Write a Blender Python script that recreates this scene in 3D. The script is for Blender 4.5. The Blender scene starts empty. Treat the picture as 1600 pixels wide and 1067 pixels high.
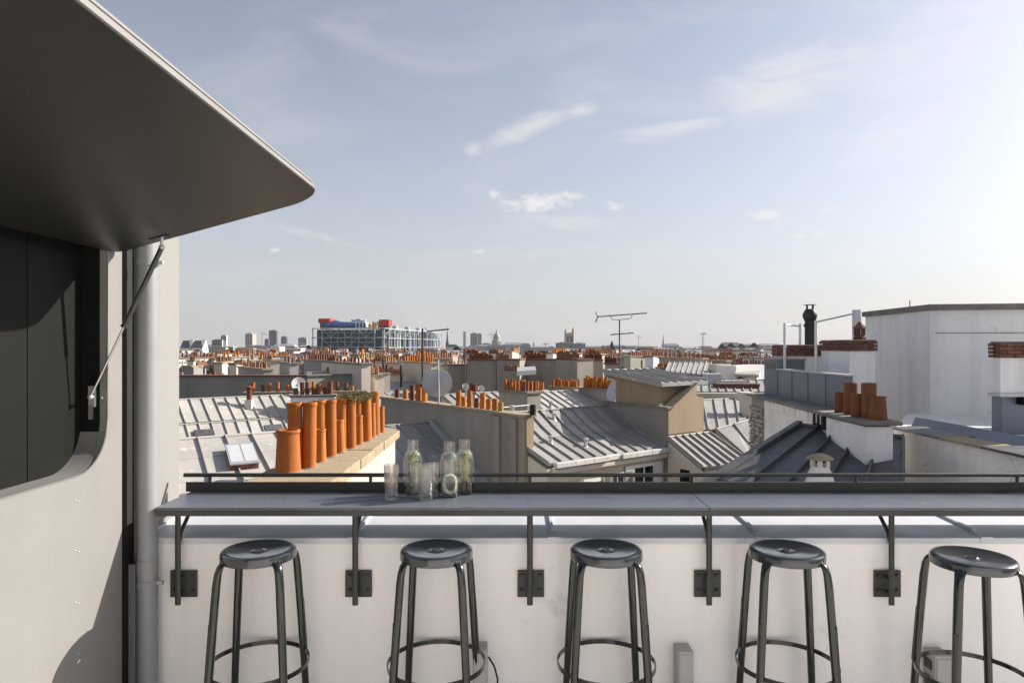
import bpy, bmesh, math, random
from mathutils import Vector, Matrix

# ------------------------------------------------------------------ camera, sky, sun, exposure
SC = bpy.context.scene
COL = SC.collection
F = 1066.67            # focal length in photo pixels (24 mm on a 36 mm frame, 1600 px wide)
EYE = 1.62             # camera height above the terrace floor
HOR = 540.0
GROUND = -21.0
SUN_AZ = math.radians(70)      # to the right of the view direction (+Y)
SUN_EL = math.radians(29)

cam = bpy.data.cameras.new('camera')
cam.lens = 24.0; cam.sensor_width = 36.0; cam.shift_y = (HOR - 533.5) / 1600.0
cam.clip_start = 0.05; cam.clip_end = 20000
camo = bpy.data.objects.new('camera', cam); COL.objects.link(camo)
camo.location = (0, 0, EYE); camo.rotation_euler = (math.radians(90), 0, 0)
SC.camera = camo

SC.view_settings.view_transform = 'Standard'
SC.view_settings.look = 'None'
SC.view_settings.gamma = 1.0
SC.view_settings.exposure = 1.08
SC.render.engine = 'CYCLES'
SC.cycles.use_denoising = True
SC.cycles.max_bounces = 12
SC.cycles.transparent_max_bounces = 24
SC.cycles.caustics_reflective = False
SC.cycles.caustics_refractive = False

sdir = Vector((math.sin(SUN_AZ) * math.cos(SUN_EL), math.cos(SUN_AZ) * math.cos(SUN_EL), math.sin(SUN_EL)))
sun = bpy.data.lights.new('sun', 'SUN'); sun.energy = 4.3; sun.angle = math.radians(0.55); sun.color = (1.0, 0.925, 0.825)
suno = bpy.data.objects.new('sun', sun); COL.objects.link(suno)
suno.location = (30, 10, 30); suno.rotation_euler = sdir.to_track_quat('Z', 'Y').to_euler()

W = bpy.data.worlds.new('World'); SC.world = W; W.use_nodes = True

def sky_world():
    nt = W.node_tree; nt.nodes.clear(); L = nt.links.new
    def N(t, **k):
        n = nt.nodes.new(t)
        for a, b in k.items(): setattr(n, a, b)
        return n
    def math_(op, a, b=None, c=None):
        n = N('ShaderNodeMath', operation=op)
        for i, v in enumerate((a, b, c)):
            if v is None: continue
            if isinstance(v, (int, float)): n.inputs[i].default_value = v
            else: L(v, n.inputs[i])
        return n.outputs[0]
    sky = N('ShaderNodeTexSky', sky_type='NISHITA', sun_disc=False, sun_elevation=SUN_EL, sun_rotation=SUN_AZ,
            altitude=60, air_density=1.0, dust_density=2.4, ozone_density=4.5)
    tc = N('ShaderNodeTexCoord')
    sep = N('ShaderNodeSeparateXYZ'); L(tc.outputs['Generated'], sep.inputs[0])
    az = math_('ARCTAN2', sep.outputs[0], sep.outputs[1])
    el = math_('ARCSINE', math_('MAXIMUM', math_('MINIMUM', sep.outputs[2], 1.0), -1.0))
    def px2(px, py):
        x = (px - 800) / F; z = (HOR - py) / F; r = math.hypot(x, 1)
        return math.atan(x), math.atan(z / r)
    # fine noise that frays every cloud
    cmb = N('ShaderNodeCombineXYZ'); L(az, cmb.inputs[0]); L(el, cmb.inputs[1])
    def noise(sx, sy, scale, detail, rough, dist=0.0, off=0.0, rot=0.0):
        mp = N('ShaderNodeMapping'); mp.inputs['Scale'].default_value = (sx, sy, 1); mp.inputs['Location'].default_value = (off, off * .7, 0); mp.inputs['Rotation'].default_value = (0, 0, rot)
        L(cmb.outputs[0], mp.inputs['Vector'])
        n = N('ShaderNodeTexNoise'); n.noise_dimensions = '2D'; L(mp.outputs[0], n.inputs['Vector'])
        n.inputs['Scale'].default_value = scale; n.inputs['Detail'].default_value = detail
        n.inputs['Roughness'].default_value = rough; n.inputs['Distortion'].default_value = dist
        return n.outputs['Fac']
    def sstep(v, a, b):
        n = N('ShaderNodeMapRange', interpolation_type='SMOOTHSTEP'); L(v, n.inputs['Value'])
        n.inputs['From Min'].default_value = a; n.inputs['From Max'].default_value = b
        return n.outputs[0]
    def blobs(lst):      # soft ellipses at chosen azimuth / elevation: (px, py, half width, half height, tilt, density)
        tot = None
        for (px, py, hw, hh, tilt, dens) in lst:
            a0, e0 = px2(px, py); a1, _ = px2(px + hw, py); _, e1 = px2(px, py - hh)
            mp = N('ShaderNodeMapping', vector_type='TEXTURE'); L(cmb.outputs[0], mp.inputs['Vector'])
            mp.inputs['Location'].default_value = (a0, e0, 0); mp.inputs['Rotation'].default_value = (0, 0, math.radians(tilt)); mp.inputs['Scale'].default_value = (a1 - a0, e1 - e0, 1)
            ln = N('ShaderNodeVectorMath', operation='LENGTH'); L(mp.outputs[0], ln.inputs[0])
            g = math_('MULTIPLY_ADD', ln.outputs['Value'], -dens, dens)
            tot = g if tot is None else math_('MAXIMUM', tot, g)
        return math_('MAXIMUM', tot, 0.0)
    fray = noise(1, 1.7, 48, 6, .66, .2)
    cum = blobs(((838, 318, 100, 26, 3, 1.0), (772, 303, 22, 18, 0, .8), (890, 306, 40, 14, -4, .9), (960, 324, 28, 15, 0, .75), (1196, 336, 46, 20, -6, 1.0), (1214, 350, 20, 9, 0, .7),
                 (1298, 328, 32, 13, 0, .95), (1250, 371, 30, 11, 0, .95), (1280, 366, 28, 11, 0, .95), (752, 393, 26, 9, 0, .65), (430, 390, 18, 9, 0, .7), (790, 466, 40, 10, -4, .45)))
    cumm = math_('MULTIPLY', sstep(math_('MULTIPLY_ADD', fray, 1.5, math_('MULTIPLY', cum, 1.05)), 1.0, 1.85), math_('MINIMUM', math_('MULTIPLY', cum, 6.0), 1.0))
    wis = blobs(((826, 200, 130, 26, 20, .8), (740, 232, 26, 22, 10, .7), (905, 172, 50, 20, 8, .75), (1230, 130, 230, 75, 8, .9), (1440, 190, 220, 70, 26, .8), (1520, 60, 420, 120, 12, .8),
                 (500, 370, 130, 14, -12, .45), (1060, 200, 300, 26, 8, .5), (890, 348, 130, 24, -8, .5)))
    streak = noise(1.0, 3.6, 9, 6, .62, .5, 1.7, .32)
    wism = math_('MULTIPLY', sstep(math_('MULTIPLY_ADD', streak, 1.1, math_('MULTIPLY', wis, .8)), .50, 1.30), math_('MINIMUM', math_('MULTIPLY', wis, 3.0), 1.0))
    total = math_('MAXIMUM', math_('MULTIPLY', cumm, .95), math_('MULTIPLY', wism, .62))
    # thin cirrus everywhere in the sky, all the way round
    ci = math_('MULTIPLY', sstep(noise(1.0, 3.2, 3.0, 5, .55, .6, 3.1), .42, .9), .26)
    total = math_('MAXIMUM', total, ci)
    # low haze veil growing to the horizon
    hz = math_('MULTIPLY', math_('POWER', math_('SUBTRACT', 1.0, math_('MINIMUM', math_('MAXIMUM', math_('MULTIPLY', el, 1.5), 0.0), 1.0)), 2.2), .55)
    hz = math_('ADD', hz, .07)
    veil = N('ShaderNodeMix', data_type='RGBA'); L(hz, veil.inputs[0]); L(sky.outputs[0], veil.inputs[6]); veil.inputs[7].default_value = (5.6, 5.65, 5.75, 1)
    hs = N('ShaderNodeHueSaturation'); hs.inputs['Saturation'].default_value = .62; L(veil.outputs[2], hs.inputs['Color'])
    tn = N('ShaderNodeMix', data_type='RGBA', blend_type='MULTIPLY'); tn.inputs[0].default_value = 1; L(hs.outputs[0], tn.inputs[6]); tn.inputs[7].default_value = (1.0, .985, .985, 1)
    mx = N('ShaderNodeMix', data_type='RGBA', blend_type='LIGHTEN'); L(total, mx.inputs[0]); L(tn.outputs[2], mx.inputs[6]); mx.inputs[7].default_value = (6.0, 6.0, 6.05, 1)
    bg = N('ShaderNodeBackground'); L(mx.outputs[2], bg.inputs[0]); bg.inputs[1].default_value = 0.068
    out = N('ShaderNodeOutputWorld'); L(bg.outputs[0], out.inputs[0])
sky_world()
W.cycles.sampling_method = 'MANUAL'; W.cycles.sample_map_resolution = 512

# ------------------------------------------------------------------ helpers
random.seed(11)
BASE = {}
def P(px, py, Y): return Vector(((px - 800) * Y / F, Y, EYE + (HOR - py) * Y / F))
def PX(px, Y, z): return Vector(((px - 800) * Y / F, Y, z))
def V(x, y, z): return Vector((x, y, z))

def tag(o, label=None, cat=None, group=None, kind=None):
    if label: o['label'] = label
    if cat: o['category'] = cat
    if group: o['group'] = group
    if kind: o['kind'] = kind
    return o
def thing(name, label, cat, loc=(0, 0, 0), group=None):
    o = bpy.data.objects.new(name, None); COL.objects.link(o); o.empty_display_size = .1
    o.location = loc; BASE[o.name] = Vector(loc)
    return tag(o, label, cat, group)

class M:
    def __init__(s): s.v = []; s.f = []
    def add(s, vs, fs):
        n = len(s.v); s.v += [Vector(p) for p in vs]; s.f += [tuple(i + n for i in f) for f in fs]; return s
    def hexa(s, b, t):   # 4 bottom, 4 top (same winding, counter-clockwise from above)
        return s.add(list(b) + list(t), [(3, 2, 1, 0), (4, 5, 6, 7), (0, 1, 5, 4), (1, 2, 6, 5), (2, 3, 7, 6), (3, 0, 4, 7)])
    def box(s, x0, x1, y0, y1, z0, z1):
        q = [(x0, y0), (x1, y0), (x1, y1), (x0, y1)]
        return s.hexa([V(x, y, z0) for x, y in q], [V(x, y, z1) for x, y in q])
    def obox(s, c, a, b, h):   # centre, half vectors
        c = Vector(c); a = Vector(a); b = Vector(b); h = Vector(h)
        q = [-a - b, a - b, a + b, -a + b]
        if a.cross(b).dot(h) < 0: q.reverse()
        return s.hexa([c + k - h for k in q], [c + k + h for k in q])
    def wallbox(s, p0, p1, th, z0, z1):   # wall between two plan points, thickness to the left side of p0->p1
        d = Vector((p1[0] - p0[0], p1[1] - p0[1], 0)); n = Vector((-d.y, d.x, 0)).normalized() * th
        a = V(p0[0], p0[1], 0); b = V(p1[0], p1[1], 0)
        q = [a, b, b + n, a + n]
        if th < 0: q.reverse()
        return s.hexa([k + V(0, 0, z0) for k in q], [k + V(0, 0, z1) for k in q])
    def slab(s, q, t):    # quad (or polygon) sheet thickened downwards along its normal
        q = [Vector(p) for p in q]
        n = (q[1] - q[0]).cross(q[2] - q[0]).normalized()
        if n.z < 0: q.reverse(); n = -n
        return s.extr(q, -n * t)
    def extr(s, q, vec):
        q = [Vector(p) for p in q]; vec = Vector(vec); k = len(q)
        n = V(0, 0, 0)
        for i in range(1, k - 1): n += (q[i] - q[0]).cross(q[i + 1] - q[0])
        if n.dot(vec) > 0: q.reverse()
        lo = [p + vec for p in q]
        fs = [tuple(range(k)), tuple(range(2 * k - 1, k - 1, -1))]
        fs += [(i, i + k, (i + 1) % k + k, (i + 1) % k) for i in range(k)]
        return s.add(q + lo, fs)
    def prism(s, top, zb):   # polygon top, vertical walls down to zb
        top = [Vector(p) for p in top]; k = len(top)
        n = V(0, 0, 0)
        for i in range(1, k - 1): n += (top[i] - top[0]).cross(top[i + 1] - top[0])
        if n.z < 0: top.reverse()
        lo = [V(p.x, p.y, zb) for p in top]
        fs = [tuple(range(k)), tuple(range(2 * k - 1, k - 1, -1))] + [(i, i + k, (i + 1) % k + k, (i + 1) % k) for i in range(k)]
        return s.add(top + lo, fs)
    def tube(s, path, r, n=10, closed=False, flat=None):
        path = [Vector(p) for p in path]; k = len(path)
        rs = r if isinstance(r, (list, tuple)) else [r] * k
        rings = []; prev = None
        for i, p in enumerate(path):
            if closed: t = path[(i + 1) % k] - path[i - 1]
            else: t = path[min(i + 1, k - 1)] - path[max(i - 1, 0)]
            t.normalize()
            if prev is None:
                up = V(0, 0, 1) if abs(t.z) < .9 else V(1, 0, 0)
                if flat is not None: up = Vector(flat)
                a = (up - t * up.dot(t)).normalized()
            else: a = (prev - t * prev.dot(t)).normalized()
            prev = a; b = t.cross(a)
            ra, rb = rs[i] if isinstance(rs[i], (list, tuple)) else (rs[i], rs[i])
            rings.append([p + a * (math.cos(j * 2 * math.pi / n) * ra) + b * (math.sin(j * 2 * math.pi / n) * rb) for j in range(n)])
        vs = [q for g in rings for q in g]; fs = []
        for i in range(k if closed else k - 1):
            i2 = (i + 1) % k
            for j in range(n):
                j2 = (j + 1) % n; fs.append((i * n + j, i * n + j2, i2 * n + j2, i2 * n + j))
        if not closed: fs += [tuple(range(n - 1, -1, -1)), tuple((k - 1) * n + j for j in range(n))]
        return s.add(vs, fs)
    def lathe(s, prof, n=16, o=(0, 0, 0), ph=0.0):
        o = Vector(o); vs = []; fs = []; idx = []
        for r, z in prof:
            if r < 1e-6: idx.append([len(vs)]); vs.append(o + V(0, 0, z))
            else:
                idx.append(list(range(len(vs), len(vs) + n)))
                vs += [o + V(r * math.cos(ph + j * 2 * math.pi / n), r * math.sin(ph + j * 2 * math.pi / n), z) for j in range(n)]
        for a, b in zip(idx, idx[1:]):
            for j in range(n):
                j2 = (j + 1) % n
                if len(a) == 1 and len(b) == 1: continue
                if len(a) == 1: fs.append((a[0], b[j2], b[j]))
                elif len(b) == 1: fs.append((a[j], a[j2], b[0]))
                else: fs.append((a[j], a[j2], b[j2], b[j]))
        return s.add(vs, fs)
    def mesh(s, name, mat, smooth=None, base=V(0, 0, 0)):
        me = bpy.data.meshes.new(name); me.from_pydata([tuple(p - base) for p in s.v], [], s.f); me.update()
        if mat: me.materials.append(mat)
        if smooth is not None:
            me.shade_smooth(); me.set_sharp_from_angle(angle=math.radians(smooth))
        return me
    def build(s, name, mat, parent=None, smooth=None, bevel=0, seg=2, label=None, kind=None):
        base = V(0, 0, 0)
        if parent is not None: base = BASE[parent.name]
        o = bpy.data.objects.new(name, s.mesh(name, mat, smooth, base)); COL.objects.link(o)
        if parent is not None: o.parent = parent; BASE[o.name] = base
        if bevel:
            b = o.modifiers.new('bevel', 'BEVEL'); b.width = bevel; b.segments = seg; b.limit_method = 'ANGLE'; b.angle_limit = math.radians(40)
        if label: o['label'] = label
        if kind: o['kind'] = kind
        return o

def inst(name, me, parent, loc, scale=(1, 1, 1), rz=0.0, rot=None):   # one more object on shared mesh data, world location
    o = bpy.data.objects.new(name, me); COL.objects.link(o)
    base = BASE[parent.name] if parent is not None else V(0, 0, 0)
    if parent is not None: o.parent = parent
    o.location = Vector(loc) - base; o.scale = scale
    o.rotation_euler = rot if rot else (0, 0, rz)
    BASE[o.name] = base
    return o
def solo(mb, name, mat, label, cat, group=None, **k):   # a one-mesh thing
    return tag(mb.build(name, mat, None, **k), label, cat, group)
def structure(mb, name, mat, **k):
    return tag(mb.build(name, mat, None, **k), kind='structure')

# ------------------------------------------------------------------ materials
def lin(*c):   # sRGB 0-255 to linear
    return tuple(((x / 255) / 12.92 if x / 255 <= .04045 else ((x / 255 + .055) / 1.055) ** 2.4) for x in c)
def mat(name, c1, c2=None, rough=.6, metal=0.0, ns=2.0, nd=6, bump=0.0, bs=40.0, rnd=0.0, streak=0.0, ss=5.0, spec=.5, crack=0.0, spot=None, spots=8.0, spott=.62,
        rvar=0.0, coat=0.0, hue=0.0):
    m = bpy.data.materials.new(name); m.use_nodes = True; nt = m.node_tree; L = nt.links.new
    b = nt.nodes['Principled BSDF']
    def N(t): return nt.nodes.new(t)
    pos = N('ShaderNodeNewGeometry').outputs['Position']
    def noise(scale, detail=6, vec=pos, rough_=.6):
        n = N('ShaderNodeTexNoise'); L(vec, n.inputs['Vector']); n.inputs['Scale'].default_value = scale
        n.inputs['Detail'].default_value = detail; n.inputs['Roughness'].default_value = rough_; return n.outputs['Fac']
    def rng(v, a, b_, c=0.0, d=1.0):
        n = N('ShaderNodeMapRange'); L(v, n.inputs[0]); n.inputs[1].default_value = a; n.inputs[2].default_value = b_
        n.inputs[3].default_value = c; n.inputs[4].default_value = d; return n.outputs[0]
    def mix(f, a, b_, t='MIX'):
        n = N('ShaderNodeMix'); n.data_type = 'RGBA'; n.blend_type = t
        if isinstance(f, (int, float)): n.inputs[0].default_value = f
        else: L(f, n.inputs[0])
        for i, v in ((6, a), (7, b_)):
            if isinstance(v, tuple): n.inputs[i].default_value = (*v[:3], 1)
            else: L(v, n.inputs[i])
        return n.outputs[2]
    c2 = c2 or tuple(x * .82 for x in c1)
    nf = noise(ns, nd)
    col = mix(rng(nf, .3, .7), c1, c2)
    if streak:
        mp = N('ShaderNodeMapping'); mp.inputs['Scale'].default_value = (1, 1, .07); L(pos, mp.inputs[0])
        st = rng(noise(ss, 5, mp.outputs[0]), .48, .78)
        col = mix(rng(st, 0, 1, 0, streak), col, tuple(x * .35 for x in c1))
    if spot:
        col = mix(rng(noise(spots, 8, pos, .7), spott, spott + .07), col, spot)
    if crack:
        vn = N('ShaderNodeTexVoronoi'); vn.feature = 'DISTANCE_TO_EDGE'; vn.inputs['Scale'].default_value = .9
        ad = N('ShaderNodeVectorMath'); ad.operation = 'ADD'
        nz = N('ShaderNodeTexNoise'); nz.inputs['Scale'].default_value = 2.5; nz.inputs['Detail'].default_value = 6; L(pos, nz.inputs[0])
        L(pos, ad.inputs[0]); L(nz.outputs['Color'], ad.inputs[1]); L(ad.outputs[0], vn.inputs[0])
        ck = rng(vn.outputs['Distance'], .0, .012, crack, 0.0)
        gate = rng(noise(.9, 3), .5, .6)
        mm = N('ShaderNodeMath'); mm.operation = 'MULTIPLY'; L(ck, mm.inputs[0]); L(gate, mm.inputs[1])
        col = mix(mm.outputs[0], col, tuple(x * .3 for x in c1))
    if rnd:
        oi = N('ShaderNodeObjectInfo'); hs = N('ShaderNodeHueSaturation'); L(col, hs.inputs['Color'])
        L(rng(oi.outputs['Random'], 0, 1, 1 - rnd, 1 + rnd), hs.inputs['Value'])
        if hue: L(rng(oi.outputs['Random'], 0, 1, .5 - hue, .5 + hue), hs.inputs['Hue'])
        col = hs.outputs[0]
    L(col, b.inputs['Base Color'])
    b.inputs['Metallic'].default_value = metal; b.inputs['Specular IOR Level'].default_value = spec
    if rvar: L(rng(noise(ns * 3), .3, .7, max(.02, rough - rvar), min(1, rough + rvar)), b.inputs['Roughness'])
    else: b.inputs['Roughness'].default_value = rough
    if coat: b.inputs['Coat Weight'].default_value = coat; b.inputs['Coat Roughness'].default_value = .15
    if bump:
        bn = N('ShaderNodeBump'); bn.inputs['Strength'].default_value = bump; bn.inputs['Distance'].default_value = .02
        L(noise(bs, 5), bn.inputs['Height']); L(bn.outputs[0], b.inputs['Normal'])
    return m

MAT = dict(
    wall_sunlit=mat('sunlit cream render', (0.43, 0.4085, 0.3698), (0.387, 0.3698, 0.3354), rough=.9, ns=1.5, bump=.15, bs=40, streak=.15),  # sunlit copy of the white render, base darkened against the full sun
    wall_side=mat('grey render toned for sun', (0.2322, 0.2253, 0.215), (0.215, 0.209, 0.2004), rough=.9, ns=1.5, bump=.1, bs=60, streak=.06),  # white render again, its base greyed where the sun strikes it
    wall_white=mat('white render', (.92, .90, .885), (.88, .86, .845), rough=.85, ns=1.2, bump=.16, bs=45, streak=.16, ss=5, spot=(.72, .70, .68), spots=1.6, spott=.62),
    plaster_white=mat('aged white render', (.86, .84, .81), (.72, .70, .67), rough=.9, ns=1.6, bump=.35, bs=22, streak=.35, ss=3.0, crack=.8, spot=(.42, .40, .37), spots=3.2, spott=.66),
    plaster_clean=mat('pale render', (.88, .87, .87), (.80, .79, .79), rough=.9, ns=.9, bump=.25, bs=18, streak=.42, ss=2.2, crack=.18, spot=(.66, .65, .64), spots=1.3, spott=.6),
    plaster_grey=mat('grey cement render', (.345, .315, .275), (.265, .245, .215), rough=.92, ns=.5, bump=.25, bs=12, streak=.35, ss=1.3, spot=(.20, .19, .18), spots=1.0, spott=.66, rnd=.08),
    plaster_tan=mat('tan cement render', (0.352, 0.2728, 0.176), (0.2992, 0.2332, 0.154), rough=.92, ns=1.2, bump=.25, bs=18, streak=.3, ss=2.5, spot=(.26, .205, .14), spots=2.4, spott=.66),
    plaster_cream=mat('cream plaster', (.62, .57, .49), (.54, .49, .42), rough=.92, ns=.3, bump=.1, bs=8, streak=.2, ss=.6, rnd=.12),
    stone_cap=mat('stone slab', (0.36, 0.288, 0.1845), (0.261, 0.2115, 0.1395), rough=.92, ns=4, bump=.5, bs=24, spot=(.25, .22, .18), spots=7, spott=.6),
    cement_cap=mat('dark cement slab', (.24, .225, .20), (.16, .15, .135), rough=.95, ns=3, bump=.5, bs=22, spot=(.11, .11, .09), spots=5, spott=.6),
    rubble=mat('bare rubble stone', (.46, .43, .38), (.26, .235, .20), rough=.95, ns=9, bump=.9, bs=14, rnd=.25),
    brick=mat('old red brick', (.19, .078, .05), (.12, .055, .042), rough=.95, ns=7, bump=.5, bs=40, rnd=.25, spot=(.19, .175, .155), spots=9, spott=.56),
    pot=mat('terracotta', (0.4472, 0.1419, 0.01376), (0.3784, 0.1075, 0.01204), rough=.8, ns=6, bump=.25, bs=50, rnd=.16, hue=.004, streak=.4, ss=9, spot=(.20, .085, .03), spots=12, spott=.61),
    pot_dark=mat('sooty terracotta', (.22, .068, .022), (.13, .05, .03), rough=.85, ns=5, bump=.3, bs=50, rnd=.25, hue=.02, streak=.4, ss=8, spot=(.10, .07, .05), spots=9, spott=.6),
    pot_far=mat('weathered clay pots', (.35, .165, .085), (.19, .105, .07), rough=.85, ns=3.0, nd=2, rnd=.2),
    pot_moss=mat('mossy clay pot', (.34, .26, .08), (.24, .16, .06), rough=.9, ns=8, bump=.3, bs=40),
    soot=mat('soot', (.018, .015, .013), rough=.95),
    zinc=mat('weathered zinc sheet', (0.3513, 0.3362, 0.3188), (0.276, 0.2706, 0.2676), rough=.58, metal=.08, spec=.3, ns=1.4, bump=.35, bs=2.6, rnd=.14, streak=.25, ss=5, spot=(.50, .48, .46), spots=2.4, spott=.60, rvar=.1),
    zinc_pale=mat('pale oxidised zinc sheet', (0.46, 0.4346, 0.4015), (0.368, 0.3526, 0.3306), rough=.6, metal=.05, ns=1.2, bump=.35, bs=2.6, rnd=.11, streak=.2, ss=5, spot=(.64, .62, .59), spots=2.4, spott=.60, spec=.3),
    zinc_dark=mat('dark zinc sheet', (.125, .128, .136), (.085, .089, .098), rough=.5, metal=.3, ns=1.6, bump=.4, bs=3, rnd=.2, streak=.2, spot=(.22, .22, .225), spots=2.6, spott=.6, rvar=.12),  # dark zinc; on the right-hand roof it also carries the shade
    zinc_blue=mat('blue-grey zinc cladding', (.20, .225, .265), (.15, .17, .205), rough=.5, metal=.25, ns=1.2, bump=.1, bs=5, rnd=.10, streak=.25, ss=3),
    zinc_far=mat('far zinc roof', (.36, .36, .375), (.26, .265, .285), rough=.55, metal=.2, ns=.25, nd=4, rnd=.22, streak=.1, ss=.8),
    slate=mat('slate', (.10, .105, .12), (.06, .063, .075), rough=.6, ns=.8, nd=4, rnd=.25),
    gutter=mat('pale gutter', (.62, .61, .58), (.50, .49, .46), rough=.6, ns=2, streak=.3, ss=6, rnd=.06),
    paint_light=mat('grey satin paint', (0.2146, 0.209, 0.2035), (0.1856, 0.1815, 0.1772), rough=.5, ns=1.6, bump=.02, bs=90, streak=.09, ss=7, rvar=.08, spec=.4),
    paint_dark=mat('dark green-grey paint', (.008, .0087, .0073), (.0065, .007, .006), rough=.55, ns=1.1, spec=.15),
    under_shade=mat('dark satin lining with shade', (.015, .0138, .0105), (.012, .011, .009), rough=.40, ns=.9, spec=.5),  # shade under the flap is put into this near-black colour
    black_rubber=mat('black rubber', (.012, .013, .012), rough=.6),
    trim=mat('aluminium trim', (.55, .53, .50), rough=.35, metal=.8, ns=3),
    steel=mat('steel', (.50, .50, .50), rough=.3, metal=.9, ns=6),
    galv=mat('galvanised steel', (.55, .56, .58), (.44, .45, .47), rough=.45, metal=.5, ns=9, rnd=.08),
    black_metal=mat('black painted steel', (.022, .024, .023), (.030, .032, .030), rough=.45, ns=5, spec=.5, rvar=.08),
    bar_top=mat('charcoal laminate', (.108, .118, .145), (.092, .101, .125), rough=.32, ns=2.0, nd=8, bump=.015, bs=160, spec=.5, rvar=.07, spot=(.15, .155, .175), spots=5, spott=.66),
    bar_edge=mat('charcoal edge', (.040, .043, .043), (.052, .055, .054), rough=.45, ns=3),
    bracket=mat('olive-black steel', (.040, .043, .034), (.030, .032, .026), rough=.5, ns=8, spec=.5, bump=.04, bs=120),
    coping=mat('coping zinc', (.60, .62, .66), (.50, .52, .56), rough=.5, metal=.15, ns=2.4, bump=.06, bs=9, streak=.06, spot=(.66, .68, .70), spots=3.0, spott=.64, rvar=.1),
    stool=mat('gunmetal lacquer', (.070, .077, .085), (.048, .053, .060), rough=.18, metal=.7, ns=6, nd=6, spot=(.20, .21, .22), spots=34, spott=.76, rvar=.03, coat=.6, rnd=.12),
    stool_leg=mat('olive gunmetal', (.014, .0155, .0125), (.010, .0115, .009), rough=.16, metal=.2, ns=4, nd=5, rvar=.03, coat=.3, spec=.6),
    pipe=mat('grey downpipe', (.25, .258, .27), (.215, .222, .235), rough=.45, ns=2.5, streak=.18, ss=8),
    floor=mat('terrace paving', (.86, .83, .79), (.80, .77, .73), rough=.85, ns=2, bump=.15, bs=40),
    glass_dark=mat('dark window glass', (.010, .012, .015), rough=.08, spec=.6),
    white_paint=mat('white paint', (.78, .77, .75), (.70, .69, .67), rough=.6, ns=2, rnd=.05),
    dish=mat('dish paint', (.50, .52, .54), (.44, .46, .48), rough=.55, ns=3),
    dish_white=mat('white dish paint', (.78, .77, .74), rough=.5, ns=3),
    ground=mat('street asphalt', (.055, .055, .056), (.040, .040, .042), rough=.9, ns=.6),
    stone_far=mat('far stone', (.48, .44, .38), (.38, .35, .31), rough=.9, ns=.12, nd=4, rnd=.12),
    white_far=mat('far white render', (.74, .73, .71), (.66, .65, .64), rough=.9, ns=.2, rnd=.08),
    grey_far=mat('far grey render', (.33, .32, .31), (.26, .255, .25), rough=.9, ns=.2, rnd=.18),
    tower_dark=mat('dark tower glass', (.10, .11, .13), (.07, .075, .09), rough=.35, ns=.1, rnd=.2),
    red=mat('red enamel', (.55, .03, .03), rough=.5), yellow=mat('yellow enamel', (.75, .38, .03), rough=.5),
    blue=mat('blue enamel', (.13, .19, .40), (.10, .15, .33), rough=.5, ns=.1), sky_blue=mat('pale blue enamel', (.50, .63, .72), rough=.5),
    facade_glass=mat('grey-green curtain wall', (.085, .115, .13), (.05, .07, .08), rough=.6, ns=.15, spec=.2),
    frame_white=mat('white steel frame', (.46, .475, .49), rough=.5),
    nest=mat('dry twigs', (.17, .145, .06), (.10, .085, .035), rough=.95, ns=20, rnd=.2),
    leaf=mat('herb leaf', (.40, .45, .16), (.60, .60, .32), rough=.6, ns=60),
    stem=mat('herb stem', (.30, .14, .04), rough=.7),
    cucumber=mat('cucumber flesh', (.92, .95, .78), (.86, .92, .66), rough=.4, ns=40), cucumber_skin=mat('cucumber skin', (.12, .26, .04), (.22, .38, .08), rough=.4, ns=50),
    foliage=mat('dark foliage', (.035, .06, .03), (.06, .085, .04), rough=.8, ns=1.0),
    copper=mat('verdigris roof', (.30, .36, .36), (.24, .29, .30), rough=.7, ns=.2),
)

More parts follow.
